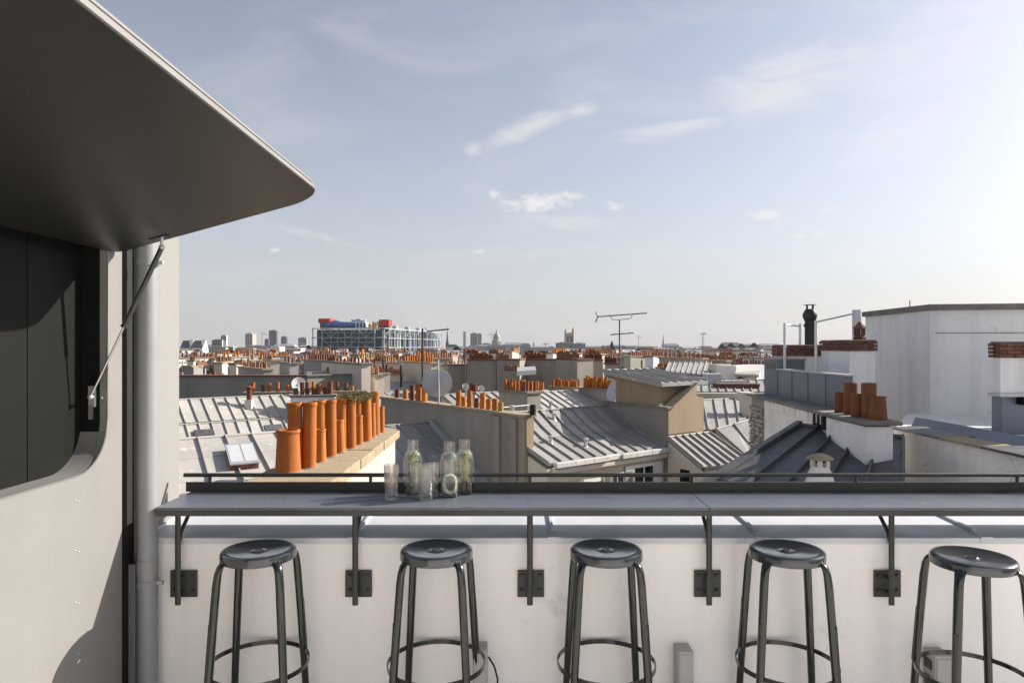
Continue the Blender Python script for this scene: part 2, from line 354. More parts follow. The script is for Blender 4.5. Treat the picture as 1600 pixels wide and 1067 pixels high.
def glass(name, tint=(1, 1, 1), refr=.5, ior=1.45, bump=0.0, bs=60.0, milk=0.0):
    m = bpy.data.materials.new(name); m.use_nodes = True; nt = m.node_tree; L = nt.links.new; nt.nodes.clear()
    N = nt.nodes.new
    g = N('ShaderNodeBsdfGlass'); g.inputs['IOR'].default_value = ior; g.inputs['Roughness'].default_value = 0.0; g.inputs['Color'].default_value = (*tint, 1)
    t = N('ShaderNodeBsdfTransparent'); t.inputs['Color'].default_value = (*tint, 1)
    gl = N('ShaderNodeBsdfGlossy'); gl.inputs['Roughness'].default_value = .02
    fr = N('ShaderNodeFresnel'); gb = N('ShaderNodeNewGeometry'); mr = N('ShaderNodeMapRange'); L(gb.outputs['Backfacing'], mr.inputs[0]); mr.inputs[3].default_value = ior; mr.inputs[4].default_value = 1 / ior; L(mr.outputs[0], fr.inputs['IOR'])   # same reflectance from either side of the thin wall
    m1 = N('ShaderNodeMixShader'); L(fr.outputs[0], m1.inputs[0]); L(t.outputs[0], m1.inputs[1]); L(gl.outputs[0], m1.inputs[2])
    m2 = N('ShaderNodeMixShader'); m2.inputs[0].default_value = refr; L(m1.outputs[0], m2.inputs[1]); L(g.outputs[0], m2.inputs[2])
    if bump:
        v = N('ShaderNodeTexVoronoi'); v.inputs['Scale'].default_value = bs; v.feature = 'F1'; v.distance = 'MANHATTAN'
        L(N('ShaderNodeNewGeometry').outputs['Position'], v.inputs['Vector'])
        b = N('ShaderNodeBump'); b.inputs['Strength'].default_value = bump; b.inputs['Distance'].default_value = .004
        L(v.outputs['Distance'], b.inputs['Height'])
        for n in (g, gl, fr): L(b.outputs[0], n.inputs['Normal'])
    if milk:
        tr = N('ShaderNodeBsdfTranslucent'); df = N('ShaderNodeBsdfDiffuse'); m3 = N('ShaderNodeMixShader'); L(tr.outputs[0], m3.inputs[1]); L(df.outputs[0], m3.inputs[2]); m3.inputs[0].default_value = .5
        m4 = N('ShaderNodeMixShader'); m4.inputs[0].default_value = milk; L(m2.outputs[0], m4.inputs[1]); L(m3.outputs[0], m4.inputs[2]); m2 = m4
    o = N('ShaderNodeOutputMaterial'); L(m2.outputs[0], o.inputs[0])
    return m
MAT['sooty_metal'] = mat('sooty metal', (.055, .052, .048), (.03, .028, .026), rough=.6, metal=.4, ns=9, spot=(.12, .11, .10), spots=14, spott=.6)
MAT['box_grey'] = mat('grey box paint', (.42, .42, .415), (.38, .38, .375), rough=.5, ns=3)
MAT['antenna'] = mat('dull grey aluminium', (.12, .12, .125), rough=.5, metal=.3)
MAT['glass'] = glass('clear glass', (.99, .995, .99), .10)
MAT['cut_glass'] = glass('cut crystal', (.995, .995, .995), .6, 1.5, 0, 60, .025)
MAT['water'] = glass('water', (.99, .992, .98), .04, 1.33)
# ------------------------------------------------------------------ setting: ground and terrace
g = M(); g.add([V(-3200, -400, GROUND), V(3200, -400, GROUND), V(3200, 3400, GROUND), V(-3200, 3400, GROUND)], [(0, 1, 2, 3)])
structure(g, 'ground', MAT['ground'])
structure(M().box(-4, 6, -6, 2.95, -.30, 0), 'terrace_floor', MAT['floor'])
structure(M().box(-3.8, 5.8, -5.8, 3.25, GROUND, -.31), 'own_building_block', MAT['plaster_cream'])

rear = thing('rear_wall', 'added white wall behind the camera, bouncing light onto the terrace', 'wall', (0, -2.6, 0))  # unseen wall added to bounce sunlight onto the shaded parapet
M().box(-4, 6, -2.9, -2.6, 0, 3.2).build('wall', MAT['wall_white'], rear)

# ------------------------------------------------------------------ parapet
Z_COP = EYE - .835
par = thing('parapet_wall', 'long white rendered parapet wall behind the bar stools with grey zinc coping', 'wall', (0, 3.1, 0))
M().box(-1.58, 5.6, 2.95, 3.32, -.28, Z_COP).build('wall', MAT['wall_white'], par)
xs = [-1.575, -.672, .178, 1.070, 2.03, 3.0, 4.0, 5.0]
cop0 = None
for a, b in zip(xs, xs[1:]):
    m = M()
    prof = [(2.922, Z_COP - .012), (2.922, Z_COP + .012), (2.93, Z_COP + .016), (3.36, Z_COP + .034), (3.36, Z_COP - .02), (3.345, Z_COP - .02), (3.345, Z_COP + .020), (2.937, Z_COP + .003), (2.937, Z_COP - .012)]
    m.extr([V(a + .003, y, z) for y, z in prof], V(b - a - .006, 0, 0))
    c = m.build('coping_sheet', MAT['coping'], par)
    # folded strip that covers the joint
    m = M(); m.hexa([V(a - .025, 2.9195, Z_COP - .008), V(a + .03, 2.9195, Z_COP - .008), V(a + .03, 3.0, Z_COP + .02), V(a - .025, 3.0, Z_COP + .02)],
                    [V(a - .025, 2.9195, Z_COP + .0165), V(a + .03, 2.9195, Z_COP + .0165), V(a + .03, 3.0, Z_COP + .0235), V(a - .025, 3.0, Z_COP + .0235)])
    m.build('joint_strip', MAT['coping'], par)
    m = M(); m.hexa([V(a - .008, 3.0, Z_COP + .012), V(a + .008, 3.0, Z_COP + .012), V(a + .008, 3.355, Z_COP + .03), V(a - .008, 3.355, Z_COP + .03)],
                    [V(a - .006, 3.0, Z_COP + .030), V(a + .006, 3.0, Z_COP + .030), V(a + .006, 3.355, Z_COP + .046), V(a - .006, 3.355, Z_COP + .046)])
    m.build('joint_seam', MAT['coping'], par)

# ------------------------------------------------------------------ bar counter
ZB = EYE - .676
YF, YB = 2.85, 3.175
bar = thing('bar_counter', 'long narrow charcoal bar counter with rear rail on steel wall brackets', 'bar counter', (0, 3.0, 0))
for a, b in ((-1.49, .823), (.8255, 3.1)):
    M().box(a, b, YF, YB, ZB - .012, ZB).build('top', MAT['bar_top'], bar, bevel=.0015)
M().box(-1.4895, 3.1, YF + .002, YF + .03, ZB - .036, ZB - .0125).build('front_edge', MAT['bar_edge'], bar, bevel=.0015)
M().box(-1.4895, -1.46, YF + .031, YB, ZB - .036, ZB - .0125).build('end_edge', MAT['bar_edge'], bar)
M().box(-1.4, 3.1, YB - .05, YB - .02, ZB - .036, ZB - .0125).build('rear_beam', MAT['bar_edge'], bar)
M().box(-1.51, 3.1, YB - .016, YB - .004, ZB + .0005, ZB + .045).build('upstand', MAT['black_metal'], bar, bevel=.0015)
M().tube([V(-1.52, YB - .01, EYE - .599), V(3.1, YB - .01, EYE - .599)], .0095, 12).build('rail', MAT['black_metal'], bar, smooth=50)
for px in (326, 578, 828, 1082, 1340, 1593):
    x = (px - 800) * 3.15 / F
    M().tube([V(x, YB - .01, ZB + .04), V(x, YB - .01, EYE - .604)], .0075, 10).build('rail_post', MAT['black_metal'], bar, smooth=50)
bolt_me = M().lathe([(0, .009), (.007, .009), (.0085, .006), (.0085, .003), (.0125, .003), (.0125, 0), (0, 0)], 6).mesh('bolt', MAT['black_metal'])
for k, px in enumerate((278, 555, 828, 1108, 1393, 1690)):
    x = (px - 800) * 2.9 / F
    br = M().tube([V(x, 2.9, ZB - .037), V(x, 2.9, EYE - 1.10)], [(.0125, .0075), (.0125, .0075)], 12, flat=(1, 0, 0)).build('bracket', MAT['bracket'], bar, smooth=50)
    zc = EYE - 1.024
    M().box(x - .052, x + .062, 2.938, 2.948, zc - .057, zc + .057).build('wall_plate', MAT['bracket'], br, bevel=.001)
    for dz in (-.032, .032):
        M().tube([V(x, 2.9, zc + dz), V(x, 2.94, zc + dz)], .008, 8).build('spacer', MAT['bracket'], br, smooth=50)
        for dx in (-.034, .044):
            inst('bolt', bolt_me, br, V(x + dx, 2.938, zc + dz + .004), rot=(math.radians(90), random.random(), 0))
    M().tube([V(x, 2.905, EYE - .845), V(x, 2.925, EYE - .80), V(x, 3.03, ZB - .037)], [(.0085, .008)] * 3, 8).build('brace', MAT['bracket'], br, smooth=50)

# ------------------------------------------------------------------ serving kiosk on the left
XP = -1.60
kio = thing('serving_kiosk', 'grey painted serving kiosk with dark rounded hatch opening and lifted flap', 'kiosk', (-1.9, 1.5, 0))
def arc(cy, cz, r, a0, a1, n=12):
    return [(cy + r * math.cos(math.radians(a0 + (a1 - a0) * i / n)), cz + r * math.sin(math.radians(a0 + (a1 - a0) * i / n))) for i in range(n + 1)]
OY0, OY1, OZ0, OZ1, R_ = -.6, 2.70, EYE - .48, EYE + .40, .19
hole = arc(OY1 - R_, OZ0 + R_, R_, -90, 0) + [(OY1, OZ1), (OY0, OZ1)] + arc(OY0 + R_, OZ0 + R_, R_, 180, 270)
outer = [(-1.2, .0), (2.80, .0), (2.80, EYE + .60), (-1.2, EYE + .60)]
def filled(loops, x, depth):   # polygon with hole in the YZ plane, thickened towards -X
    bm = bmesh.new(); es = []
    for lp in loops:
        vs = [bm.verts.new((x, y, z)) for y, z in lp]
        es += [bm.edges.new((vs[i], vs[(i + 1) % len(vs)])) for i in range(len(vs))]
    bmesh.ops.triangle_fill(bm, use_beauty=True, edges=es)
    bm.normal_update()
    for f in bm.faces:
        if f.normal.x < 0: f.normal_flip()
    r = bmesh.ops.extrude_face_region(bm, geom=bm.faces[:])
    bmesh.ops.translate(bm, vec=(-depth, 0, 0), verts=[v for v in r['geom'] if isinstance(v, bmesh.types.BMVert)])
    bmesh.ops.recalc_face_normals(bm, faces=bm.faces[:])
    m = M(); bm.verts.index_update(); m.add([v.co.copy() for v in bm.verts], [tuple(v.index for v in f.verts) for f in bm.faces]); bm.free()
    return m
filled([outer, hole], XP, .03).build('front_panel', MAT['paint_light'], kio)
m = M(); k = len(hole)            # reveal lining of the opening
ctr = ((OY0 + OY1) / 2, (OZ0 + OZ1) / 2)
def grow(p, d): 
    y, z = p; return (y + (d if y > ctr[0] else -d), z + (d if z > ctr[1] else -d))
mj = M()
for i in range(k):
    a, b = hole[i], hole[(i + 1) % k]
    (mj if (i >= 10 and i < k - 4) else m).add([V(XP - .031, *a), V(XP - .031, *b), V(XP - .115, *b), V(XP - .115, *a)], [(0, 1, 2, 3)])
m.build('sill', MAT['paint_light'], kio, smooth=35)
mj.build('shaded_jamb', MAT['paint_dark'], kio, smooth=35)  # jamb's shade put into its colour by using the darker paint
m = M(); m.tube([V(XP + .0005, y, z) for y, z in hole], .0035, 6, closed=True); m.build('edge_trim', MAT['trim'], kio, smooth=50)
y = 2.697
while y > -.6:
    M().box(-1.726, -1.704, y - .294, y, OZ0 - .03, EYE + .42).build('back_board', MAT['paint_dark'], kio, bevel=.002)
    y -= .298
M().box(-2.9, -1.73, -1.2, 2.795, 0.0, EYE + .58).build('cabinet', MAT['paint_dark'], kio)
M().box(-1.64, -1.632, 2.801, 2.945, 0, EYE + .7).build('recess_shade_strip', MAT['black_rubber'], kio)  # black strip stands in for the shade in the recess beside the panel
M().box(-1.85, -1.645, 2.801, 2.94, 0, EYE + .7).build('corner_post', MAT['paint_dark'], kio)
scr = M().lathe([(0, .0015), (.0026, .0012), (.0034, 0)], 8).mesh('screw', MAT['steel'], 60)
for py in (781, 860, 941, 1019):
    for dy in (0, .018):
        yy = 2.505 + dy; z = EYE - (py - HOR + (2 if dy else 0)) * yy / F
        inst('screw', scr, kio, V(XP + .0005, yy, z), rot=(0, math.radians(90), 0))
inst('screw', scr, kio, V(XP + .0005, 2.665, EYE - .205), rot=(0, math.radians(90), 0))
M().box(XP - .07, XP - .055, 2.690, 2.699, EYE - .29, EYE - .235).build('latch_slot', MAT['trim'], kio)
# lifted flap
h0 = V(XP, 0, EYE + .372); u = V(.812, 0, .222).normalized(); W_ = .872; nrm = V(-u.z, 0, u.x)
RC = .15; YE = 2.765
prof = [(0.0, -1.0), (W_, -1.0)] + [(W_ - RC + RC * math.cos(math.radians(a)), YE - RC + RC * math.sin(math.radians(a))) for a in range(0, 91, 9)] + [(.05, YE), (.015, YE - .012), (0, YE - .05)]
fl = M().extr([h0 + u * a + V(0, b, 0) + nrm * .004 for a, b in prof], nrm * .032).build('flap', MAT['paint_light'], kio, bevel=.002)
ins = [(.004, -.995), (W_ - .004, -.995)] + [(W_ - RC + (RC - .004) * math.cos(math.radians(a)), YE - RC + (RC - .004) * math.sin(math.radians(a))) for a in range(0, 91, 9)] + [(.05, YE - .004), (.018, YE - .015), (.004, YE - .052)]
M().extr([h0 + u * a + V(0, b, 0) + nrm * .0005 for a, b in ins], nrm * .003).build('lining', MAT['under_shade'], fl)
M().extr([h0 + u * (W_ + .0012) + V(0, b, 0) + nrm * c for b, c in ((-1, .022), (YE - RC, .022), (YE - RC, .0245), (-1, .0245))], u * .003).build('edge_lip', MAT['trim'], fl)
# gas strut
s0 = V(-1.640, 2.655, EYE - .20); s1 = V(-1.385, 2.70, EYE + .388)
st = M().tube([s0.lerp(s1, .47), s1], .0098, 12).build('gas_strut', MAT['black_metal'], kio, smooth=50)
M().tube([s0, s0.lerp(s1, .48)], .0042, 10).build('rod', MAT['steel'], st, smooth=50)
M().tube([s0.lerp(s1, .462), s0.lerp(s1, .475)], .0130, 12).build('collar', MAT['black_metal'], st, smooth=50)
M().lathe([(0, -.011), (.009, -.008), (.012, 0), (.009, .008), (0, .011)], 10, s1).build('ball_joint', MAT['galv'], st, smooth=60)
M().lathe([(0, -.010), (.008, -.007), (.011, 0), (.008, .007), (0, .010)], 10, s0).build('ball_joint', MAT['galv'], st, smooth=60)
hb = h0 + u * ((s1.x - h0.x) / u.x) + V(0, 2.70, 0)
M().obox(hb + V(-.01, 0, -.003), u * .035, V(0, .014, 0), nrm * .003).build('mount_plate', MAT['black_metal'], st)
M().tube([s1, hb], .006, 8).build('stud', MAT['galv'], st)
M().box(s0.x - .032, s0.x - .002, 2.690, 2.699, s0.z - .042, s0.z + .042).build('mount_plate', MAT['galv'], st, bevel=.003)
M().tube([s0, s0 + V(-.008, .038, 0)], .006, 8).build('stud', MAT['galv'], st)

# white side wall beyond the kiosk, with a downpipe
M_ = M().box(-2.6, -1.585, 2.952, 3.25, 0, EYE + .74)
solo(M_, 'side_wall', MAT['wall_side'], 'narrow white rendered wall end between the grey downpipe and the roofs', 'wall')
dp = thing('downpipe', 'round grey metal downpipe running down beside the left end of the bar', 'pipe', (-1.54, 2.885, 0))
M().tube([V(-1.54, 2.885, 0), V(-1.54, 2.885, EYE + .72)], .040, 24).build('pipe', MAT['pipe'], dp, smooth=50)
for z in (EYE - 1.0, EYE + .35):
    M().lathe([(.041, -.013), (.0435, -.013), (.0435, .013), (.041, .013)], 24, (-1.54, 2.885, z)).build('clamp', MAT['pipe'], dp, smooth=40)
    M().tube([V(-1.54 + .042, 2.885, z), V(-1.54 + .066, 2.885, z)], .009, 8).build('clamp_bolt', MAT['galv'], dp)
M().lathe([(.0405, -.03), (.0425, -.03), (.0425, .03), (.0405, .03)], 24, (-1.54, 2.885, EYE - .93)).build('socket', MAT['pipe'], dp, smooth=40)
M().box(-1.64, -1.605, 2.905, 2.945, 0, EYE - .93).build('cable_duct', MAT['pipe'], dp, bevel=.003)

# ------------------------------------------------------------------ bar stools
SEAT = EYE - .812
def stool_proto():
    root = thing('bar_stool', 'x', 'bar stool', (0, 0, 0), 'metal bar stools along the bar')
    S = SEAT
    prof = [(.0125, -.012), (.0125, -.004), (.016, -.0035), (.022, -.008), (.03, -.0095), (.05, -.0075), (.09, -.0045), (.118, -.001), (.130, .0015), (.138, .0), (.1435, -.004), (.146, -.012), (.1455, -.034), (.144, -.036), (.1405, -.034), (.139, -.012), (.10, -.011), (.0125, -.012)]
    seat = M().lathe([(r, z + S) for r, z in prof], 48).build('seat', MAT['stool'], root, smooth=35)
    riv = M().lathe([(.0045, 0), (.004, .002), (.002, .003), (0, .0032)], 8).mesh('rivet', MAT['stool'], 60)
    for q in range(4):
        a = math.pi / 2 * q; c, s = math.cos(a), math.sin(a)
        def pt(r, z, tan=0.0): return V(c * r - s * tan, s * r + c * tan, z)
        path = [(.100, S - .022), (.128, S - .022), (.146, S - .028), (.157, S - .043), (.164, S - .066), (.170, S - .11), (.182, S - .25), (.198, S - .46), (.222, .012)]
        rad = [(.004, .021), (.005, .021), (.007, .020), (.011, .018), (.014, .0165), (.0155, .0165), (.0155, .0165), (.015, .0155), (.0135, .0135)]
        leg = M().tube([pt(r, z) for r, z in path], rad, 16, flat=V(c, s, 0) if False else V(0, 0, 1)).build('leg', MAT['stool_leg'], root, smooth=50)
        # long pressed slot on the outer side of the leg
        sl = []
        for t in range(24):
            w = t / 24 * 2 * math.pi
            zz = S - .36 + .105 * max(-1, min(1, 1.25 * math.sin(w))) + .006 * math.sin(w); tn = .0055 * math.cos(w) * 1.0
            rr = .182 + (S - .25 - zz) * (.016 / .21)
            sl.append(pt(rr + .0148, zz, max(-.0052, min(.0052, tn * 2.2))))
        M().tube(sl, .0018, 6, closed=True).build('slot', MAT['stool_leg'], leg, smooth=60)
        M().lathe([(0, 0), (.016, 0), (.016, .02), (.0138, .03), (0, .03)], 12, pt(.2215, 0)).build('foot', MAT['black_rubber'], leg, smooth=40)
        for dt in (-.0085, .0085):
            o = inst('rivet', riv, seat, pt(.1462, S - .022, dt), rot=(0, math.radians(90), a))
    rp = []
    ring = M(); zr = EYE - 1.27
    ro, ri = .197, .1925
    ring.lathe([(ro, zr - .009), (ro, zr + .009), (ri, zr + .009), (ri, zr - .009), (ro, zr - .009)], 56)
    ring.build('foot_ring', MAT['stool_leg'], root, smooth=40)
    return root
def copy_tree(o, parent=None):
    c = o.copy(); COL.objects.link(c); c.parent = parent
    for ch in [x for x in bpy.data.objects if x.parent == o]: copy_tree(ch, c)
    return c
proto = stool_proto()
spots = [(404, 2.735, 47, 'leftmost dark metal bar stool nearest the downpipe'),
         (682, 2.74, 41, 'dark metal bar stool below the glasses and carafes, second from the downpipe'),
         (947, 2.742, 45, 'middle dark metal bar stool of the five at the bar'),
         (1229, 2.735, 40, 'fourth dark metal bar stool, right of the bare grey utility box'),
         (1520, 2.64, 41, 'rightmost dark metal bar stool, cut by the picture edge')]
for i, (px, Y, a, lab) in enumerate(spots):
    o = proto if i == 0 else copy_tree(proto)
    o.location = ((px - 800) * Y / F, Y, 0 if i < 4 else .012 if False else 0); o.rotation_euler = (0, 0, math.radians(a)); o['label'] = lab

# ------------------------------------------------------------------ small boxes low on the wall, cable
def ubox(x0, x1, zt, label, sockets=False):
    t = thing('utility_box', label, 'utility box', ((x0 + x1) / 2, 2.9, 0), 'utility boxes low on the parapet')
    M().box(x0, x1, 2.862, 2.949, .04, zt).build('case', MAT['box_grey'], t, bevel=.003)
    M().box(x0 + .006, x1 - .006, 2.858, 2.8615, .05, zt - .012).build('cover', MAT['box_grey'], t, bevel=.001)
    if sockets:
        for z in (zt - .05, zt - .12, zt - .19):
            M().box(x0 - .008, x0 - .0005, 2.885, 2.93, z - .02, z + .02).build('socket', MAT['black_metal'], t, bevel=.002)
ubox(.697, .762, EYE - 1.282, 'bare grey utility box on the white wall between the third and fourth stools')
ubox(1.775, 1.85, EYE - 1.30, 'grey utility box with dark sockets behind the rightmost stool', True)
ubox(-.165, -.105, EYE - 1.275, 'narrow grey utility box half hidden behind the second stool')
cb = [V(-.10, 2.90, .30), V(-.075, 2.88, .27), V(-.06, 2.87, .22), V(-.065, 2.86, .15), V(-.09, 2.85, .06), V(-.13, 2.84, .012), V(-.3, 2.80, .008)]
solo(M().tube(cb, .004, 8), 'cable', MAT['black_rubber'], 'thin black cable hanging beside the second stool', 'cable', smooth=60)

# ------------------------------------------------------------------ glassware
def carafe(px, Y, label):
    x = (px - 800) * Y / F; t = thing('carafe', label, 'carafe', (x, Y, ZB), 'glass water carafes on the bar')
    H = .245; o = V(x, Y, ZB + .0006)
    out = [(0, 0), (.037, 0), (.0405, .003), (.0418, .010), (.0418, .158), (.0405, .172), (.0365, .184), (.030, .193), (.0262, .199), (.0255, .206), (.0255, H - .002), (.0248, H)]
    inn = [(.0235, H), (.0232, H - .004), (.0232, .206), (.0240, .198), (.0280, .190), (.0345, .181), (.0380, .170), (.0390, .157), (.0390, .016), (.0360, .0125), (0, .0125)]
    M().lathe(out + inn, 40, o).build('bottle', MAT['glass'], t, smooth=50)
    zl = .196
    M().lathe([(0, .013), (.0355, .013), (.0386, .0165), (.0386, .157), (.0376, .170), (.0341, .1805), (.0276, .1895), (.0242, zl), (0, zl)], 32, o).build('water', MAT['water'], t, smooth=50)
    return x
cL = carafe(645, 3.118, 'leftmost glass carafe with green herbs in water')
cF = carafe(702, 3.062, 'front glass carafe holding a curled cucumber ribbon')
cR = carafe(726, 3.122, 'rear right glass carafe with herbs and a brown stem')
def tumbler(px, Y, H, label, rz):
    x = (px - 800) * Y / F; o = V(x, Y, ZB + .0006); t = thing('tumbler', label, 'glass', tuple(o), 'cut crystal tumblers on the bar')
    m = M(); n = 72; NR = 30
    out = [(0, 0), (.026, 0), (.0290, .003)] + [(.0293 + .0037 * i / NR, .005 + (H - .006) * i / NR) for i in range(NR + 1)]
    inn = [(.0320, H), (.0312, H - .01), (.0302, H * .5), (.0287, .026), (.024, .022), (0, .022)]
    m.lathe(out + inn, n, o)
    # cut diamonds over the lower two thirds, plain flutes above the base
    for i, p in enumerate(m.v):
        d = p - o; r = math.hypot(d.x, d.y); ro = .0293 + .0037 * (d.z - .005) / (H - .006)
        if .004 < d.z < H * .70 and abs(r - ro) < .0006:
            a = math.atan2(d.y, d.x) + rz
            w = min(abs(math.sin(4.5 * a + d.z * 78)), abs(math.sin(4.5 * a - d.z * 78)))
            k = 1 - .062 * (1 - w) ** 2
            m.v[i] = V(o.x + d.x * k, o.y + d.y * k, p.z)
    m.build('bowl', MAT['cut_glass'], t, smooth=9)
tumbler(611.5, 3.012, .150, 'tall cut crystal tumbler standing alone left of the carafes', .2)
tumbler(652, 3.060, .143, 'cut crystal tumbler in front of the leftmost carafe', .5)
tumbler(665.5, 2.998, .143, 'nearest cut crystal tumbler of the overlapping three', .1)
tumbler(675, 3.078, .146, 'rearmost cut crystal tumbler of the overlapping three', .9)
def herb(x, Y, name, label, stem_mat, n, seed):
    r = random.Random(seed); t = thing(name, label, 'herb', (x, Y, ZB + .02))
    m = M(); lv = M()
    for sidx in range(5):
        ax, ay = r.uniform(-.016, .016), r.uniform(-.014, .014); bx, by = r.uniform(-.02, .02), r.uniform(-.014, .014)
        pts = [V(x + ax + (bx - ax) * k / 6 + .004 * math.sin(k * 1.3 + sidx), Y + ay + (by - ay) * k / 6, ZB + .02 + .165 * k / 6) for k in range(7)]
        m.tube(pts, .0011, 5)
        for k in range(n):
            f = r.uniform(.22, 1); b = pts[min(5, int(f * 6))].lerp(pts[min(6, int(f * 6) + 1)], (f * 6) % 1)
            a = r.uniform(0, 6.28); ln = r.uniform(.010, .018); d = V(math.cos(a), math.sin(a) * .8, r.uniform(.1, .9)).normalized(); sd = d.cross(V(r.gauss(0, 1), r.gauss(0, 1), r.gauss(0, 1))).normalized() * r.uniform(.0025, .0045)
            e = b + d * ln; q = V(e.x - x, e.y - Y, 0)
            if q.length > .034: continue
            lv.add([b, b + d * ln * .5 + sd, e, b + d * ln * .5 - sd], [(0, 1, 2, 3)])
    m.build('stem', stem_mat, t); lv.build('leaves', MAT['leaf'], t, kind='stuff')
herb(cL, 3.118, 'herb_sprig', 'thick green herb sprigs inside the leftmost carafe', MAT['leaf'], 90, 4)
herb(cR, 3.122, 'herb_sprig', 'sparser herb sprigs with brown stem inside the rear right carafe', MAT['stem'], 60, 9)
t = thing('cucumber_ribbon', 'curled pale green cucumber ribbon inside the front carafe', 'cucumber', (cF, 3.062, ZB + .02))
m = M(); m2 = M()
def ribbon(cx, cz, rx, rz, a0, a1, yo, w, n=22):
    pr = []
    for i in range(n + 1):
        a = math.radians(a0 + (a1 - a0) * i / n); pr.append(V(cF + cx + rx * math.cos(a), 3.062 + yo + .010 * i / n, ZB + cz + rz * math.sin(a)))
    for p, q in zip(pr, pr[1:]):
        d = V(0, w, 0); nn = (q - p).cross(d).normalized() * .0042
        m.hexa([p - d - nn, p + d - nn, p + d + nn, p - d + nn], [q - d - nn, q + d - nn, q + d + nn, q - d + nn])
        m2.hexa([p + d - nn * 1.05, p + d * 1.12 - nn * 1.05, p + d * 1.12 + nn * 1.05, p + d + nn * 1.05], [q + d - nn * 1.05, q + d * 1.12 - nn * 1.05, q + d * 1.12 + nn * 1.05, q + d + nn * 1.05])
ribbon(.004, .058, .027, .040, -215, 118, -.008, .011)
ribbon(-.008, .050, .022, .045, 100, 230, .008, .008, 14)
m.build('flesh', MAT['cucumber'], t); m2.build('skin', MAT['cucumber_skin'], t)
# ------------------------------------------------------------------ neighbouring roofs: shared builders
ev = V(.793, .609, 0); nv = V(.609, -.793, 0)      # the block's street direction and the direction its slopes face
DE = V(.51, 17.0, 0)
def E(s, t, z): return DE + ev * s + nv * t + V(0, 0, EYE + z)
def R(x, y, z): return V(x, y, EYE + z)            # heights given relative to the eye

def zroof(root, A, B, C, D, n, m, rows=1, name='roof', sh=.04, sw=.022, smat=None, ends=True, ridge=True):
    sh *= 1.2; sw *= .58
    """standing-seam sheet roof: A,B along the top, C under B, D under A; every sheet and every seam is a piece of its own"""
    nr = (B - A).cross(D - A).normalized()
    if nr.z < 0: nr = -nr
    base = M().slab([A - nr * .012, B - nr * .012, C - nr * .012, D - nr * .012], .06).build(name, m, root)
    def at(u, w): return A.lerp(B, u).lerp(D.lerp(C, u), w)
    for i in range(n):
        for j in range(rows):
            w0, w1 = j / rows, (j + 1) / rows
            k = .0025 * (rows - 1 - j)
            g = .02 / n
            q = [at((i + g) / n, w0) + nr * (.0 - .0), at((i + 1 - g) / n, w0), at((i + 1 - g) / n, w1) + nr * .006, at((i + g) / n, w1) + nr * .006]
            M().slab(q, .010).build('zinc_sheet', m, base)
    for i in range(0 if ends else 1, n + 1 if ends else n):
        p, q = at(i / n, 0), at(i / n, 1); d = (q - p).normalized(); sd = d.cross(nr).normalized()
        b = [p - sd * sw, p + sd * sw, q + sd * sw, q - sd * sw]; k = .8
        t = [p - sd * sw * k + nr * sh, p + sd * sw * k + nr * sh, q + sd * sw * k + nr * sh, q - sd * sw * k + nr * sh]
        if (b[1] - b[0]).cross(b[2] - b[0]).dot(nr) < 0: b.reverse(); t.reverse()
        M().hexa(b, t).build('seam', smat or m, base)
    if not ridge: return base
    p, q = A, B; d = (q - p).normalized(); sd = d.cross(nr).normalized()
    M().tube([p + nr * .01, q + nr * .01], .035, 8).build('ridge_roll', smat or m, base, smooth=60)
    return base

POT = {}
def pot_mesh(kind, m):
    key = kind + m.name
    if key not in POT:
        pr = {'tall': [(.96, 0), (.95, .03), (.93, .05), (.90, .925), (.92, .935), (.98, .95), (1.0, .965), (.99, .99), (.95, 1.0), (.78, 1.0), (.74, .95), (.72, .80), (0, .79)],
              'short': [(1.0, 0), (1.0, .04), (.97, .06), (.84, .91), (.86, .925), (.91, .94), (.92, .98), (.88, 1.0), (.74, 1.0), (.70, .9), (.68, .7), (0, .69)],
              'plain': [(1.0, 0), (.98, .5), (.96, .985), (.90, 1.0), (.80, 1.0), (.78, .8), (0, .78)]}[kind]
        POT[key] = M().lathe(pr, 18).mesh('chimney_pot', m, 40)
    return POT[key]

def stack(label, p0, p1, th, zt, zb, wm, cm, pots=(), cap_t=.09, over=.05, group=None, name='chimney_stack', cap_label=None):
    """chimney wall between two plan points (thickness towards the left of p0->p1), slab on top, pots standing on the slab.
    pots: (fraction along, fraction across, kind, radius, height, material)"""
    p0 = V(p0[0], p0[1], 0); p1 = V(p1[0], p1[1], 0); d = (p1 - p0); ln = d.length; d = d / ln; n = V(-d.y, d.x, 0)
    mid = (p0 + p1) / 2 + n * th / 2
    root = thing(name, label, 'chimney', (mid.x, mid.y, EYE + zb), group)
    M().wallbox(p0, p1, th, EYE + zb, EYE + zt - cap_t).build('wall', wm, root)
    a = p0 - d * over - n * over; b = p1 + d * over - n * over
    M().wallbox(a, b, th + 2 * over, EYE + zt - cap_t + .001, EYE + zt).build('cap', cm, root, bevel=.012)
    for (f, c, kind, r, h, m) in pots:
        p = p0 + d * (ln * f) + n * (th * c)
        inst('chimney_pot', pot_mesh(kind, m), root, V(p.x, p.y, EYE + zt - .004), (r, r, h), random.uniform(0, 6.28),
             rot=(random.gauss(0, .012), random.gauss(0, .012), random.uniform(0, 6.28)))
    return root
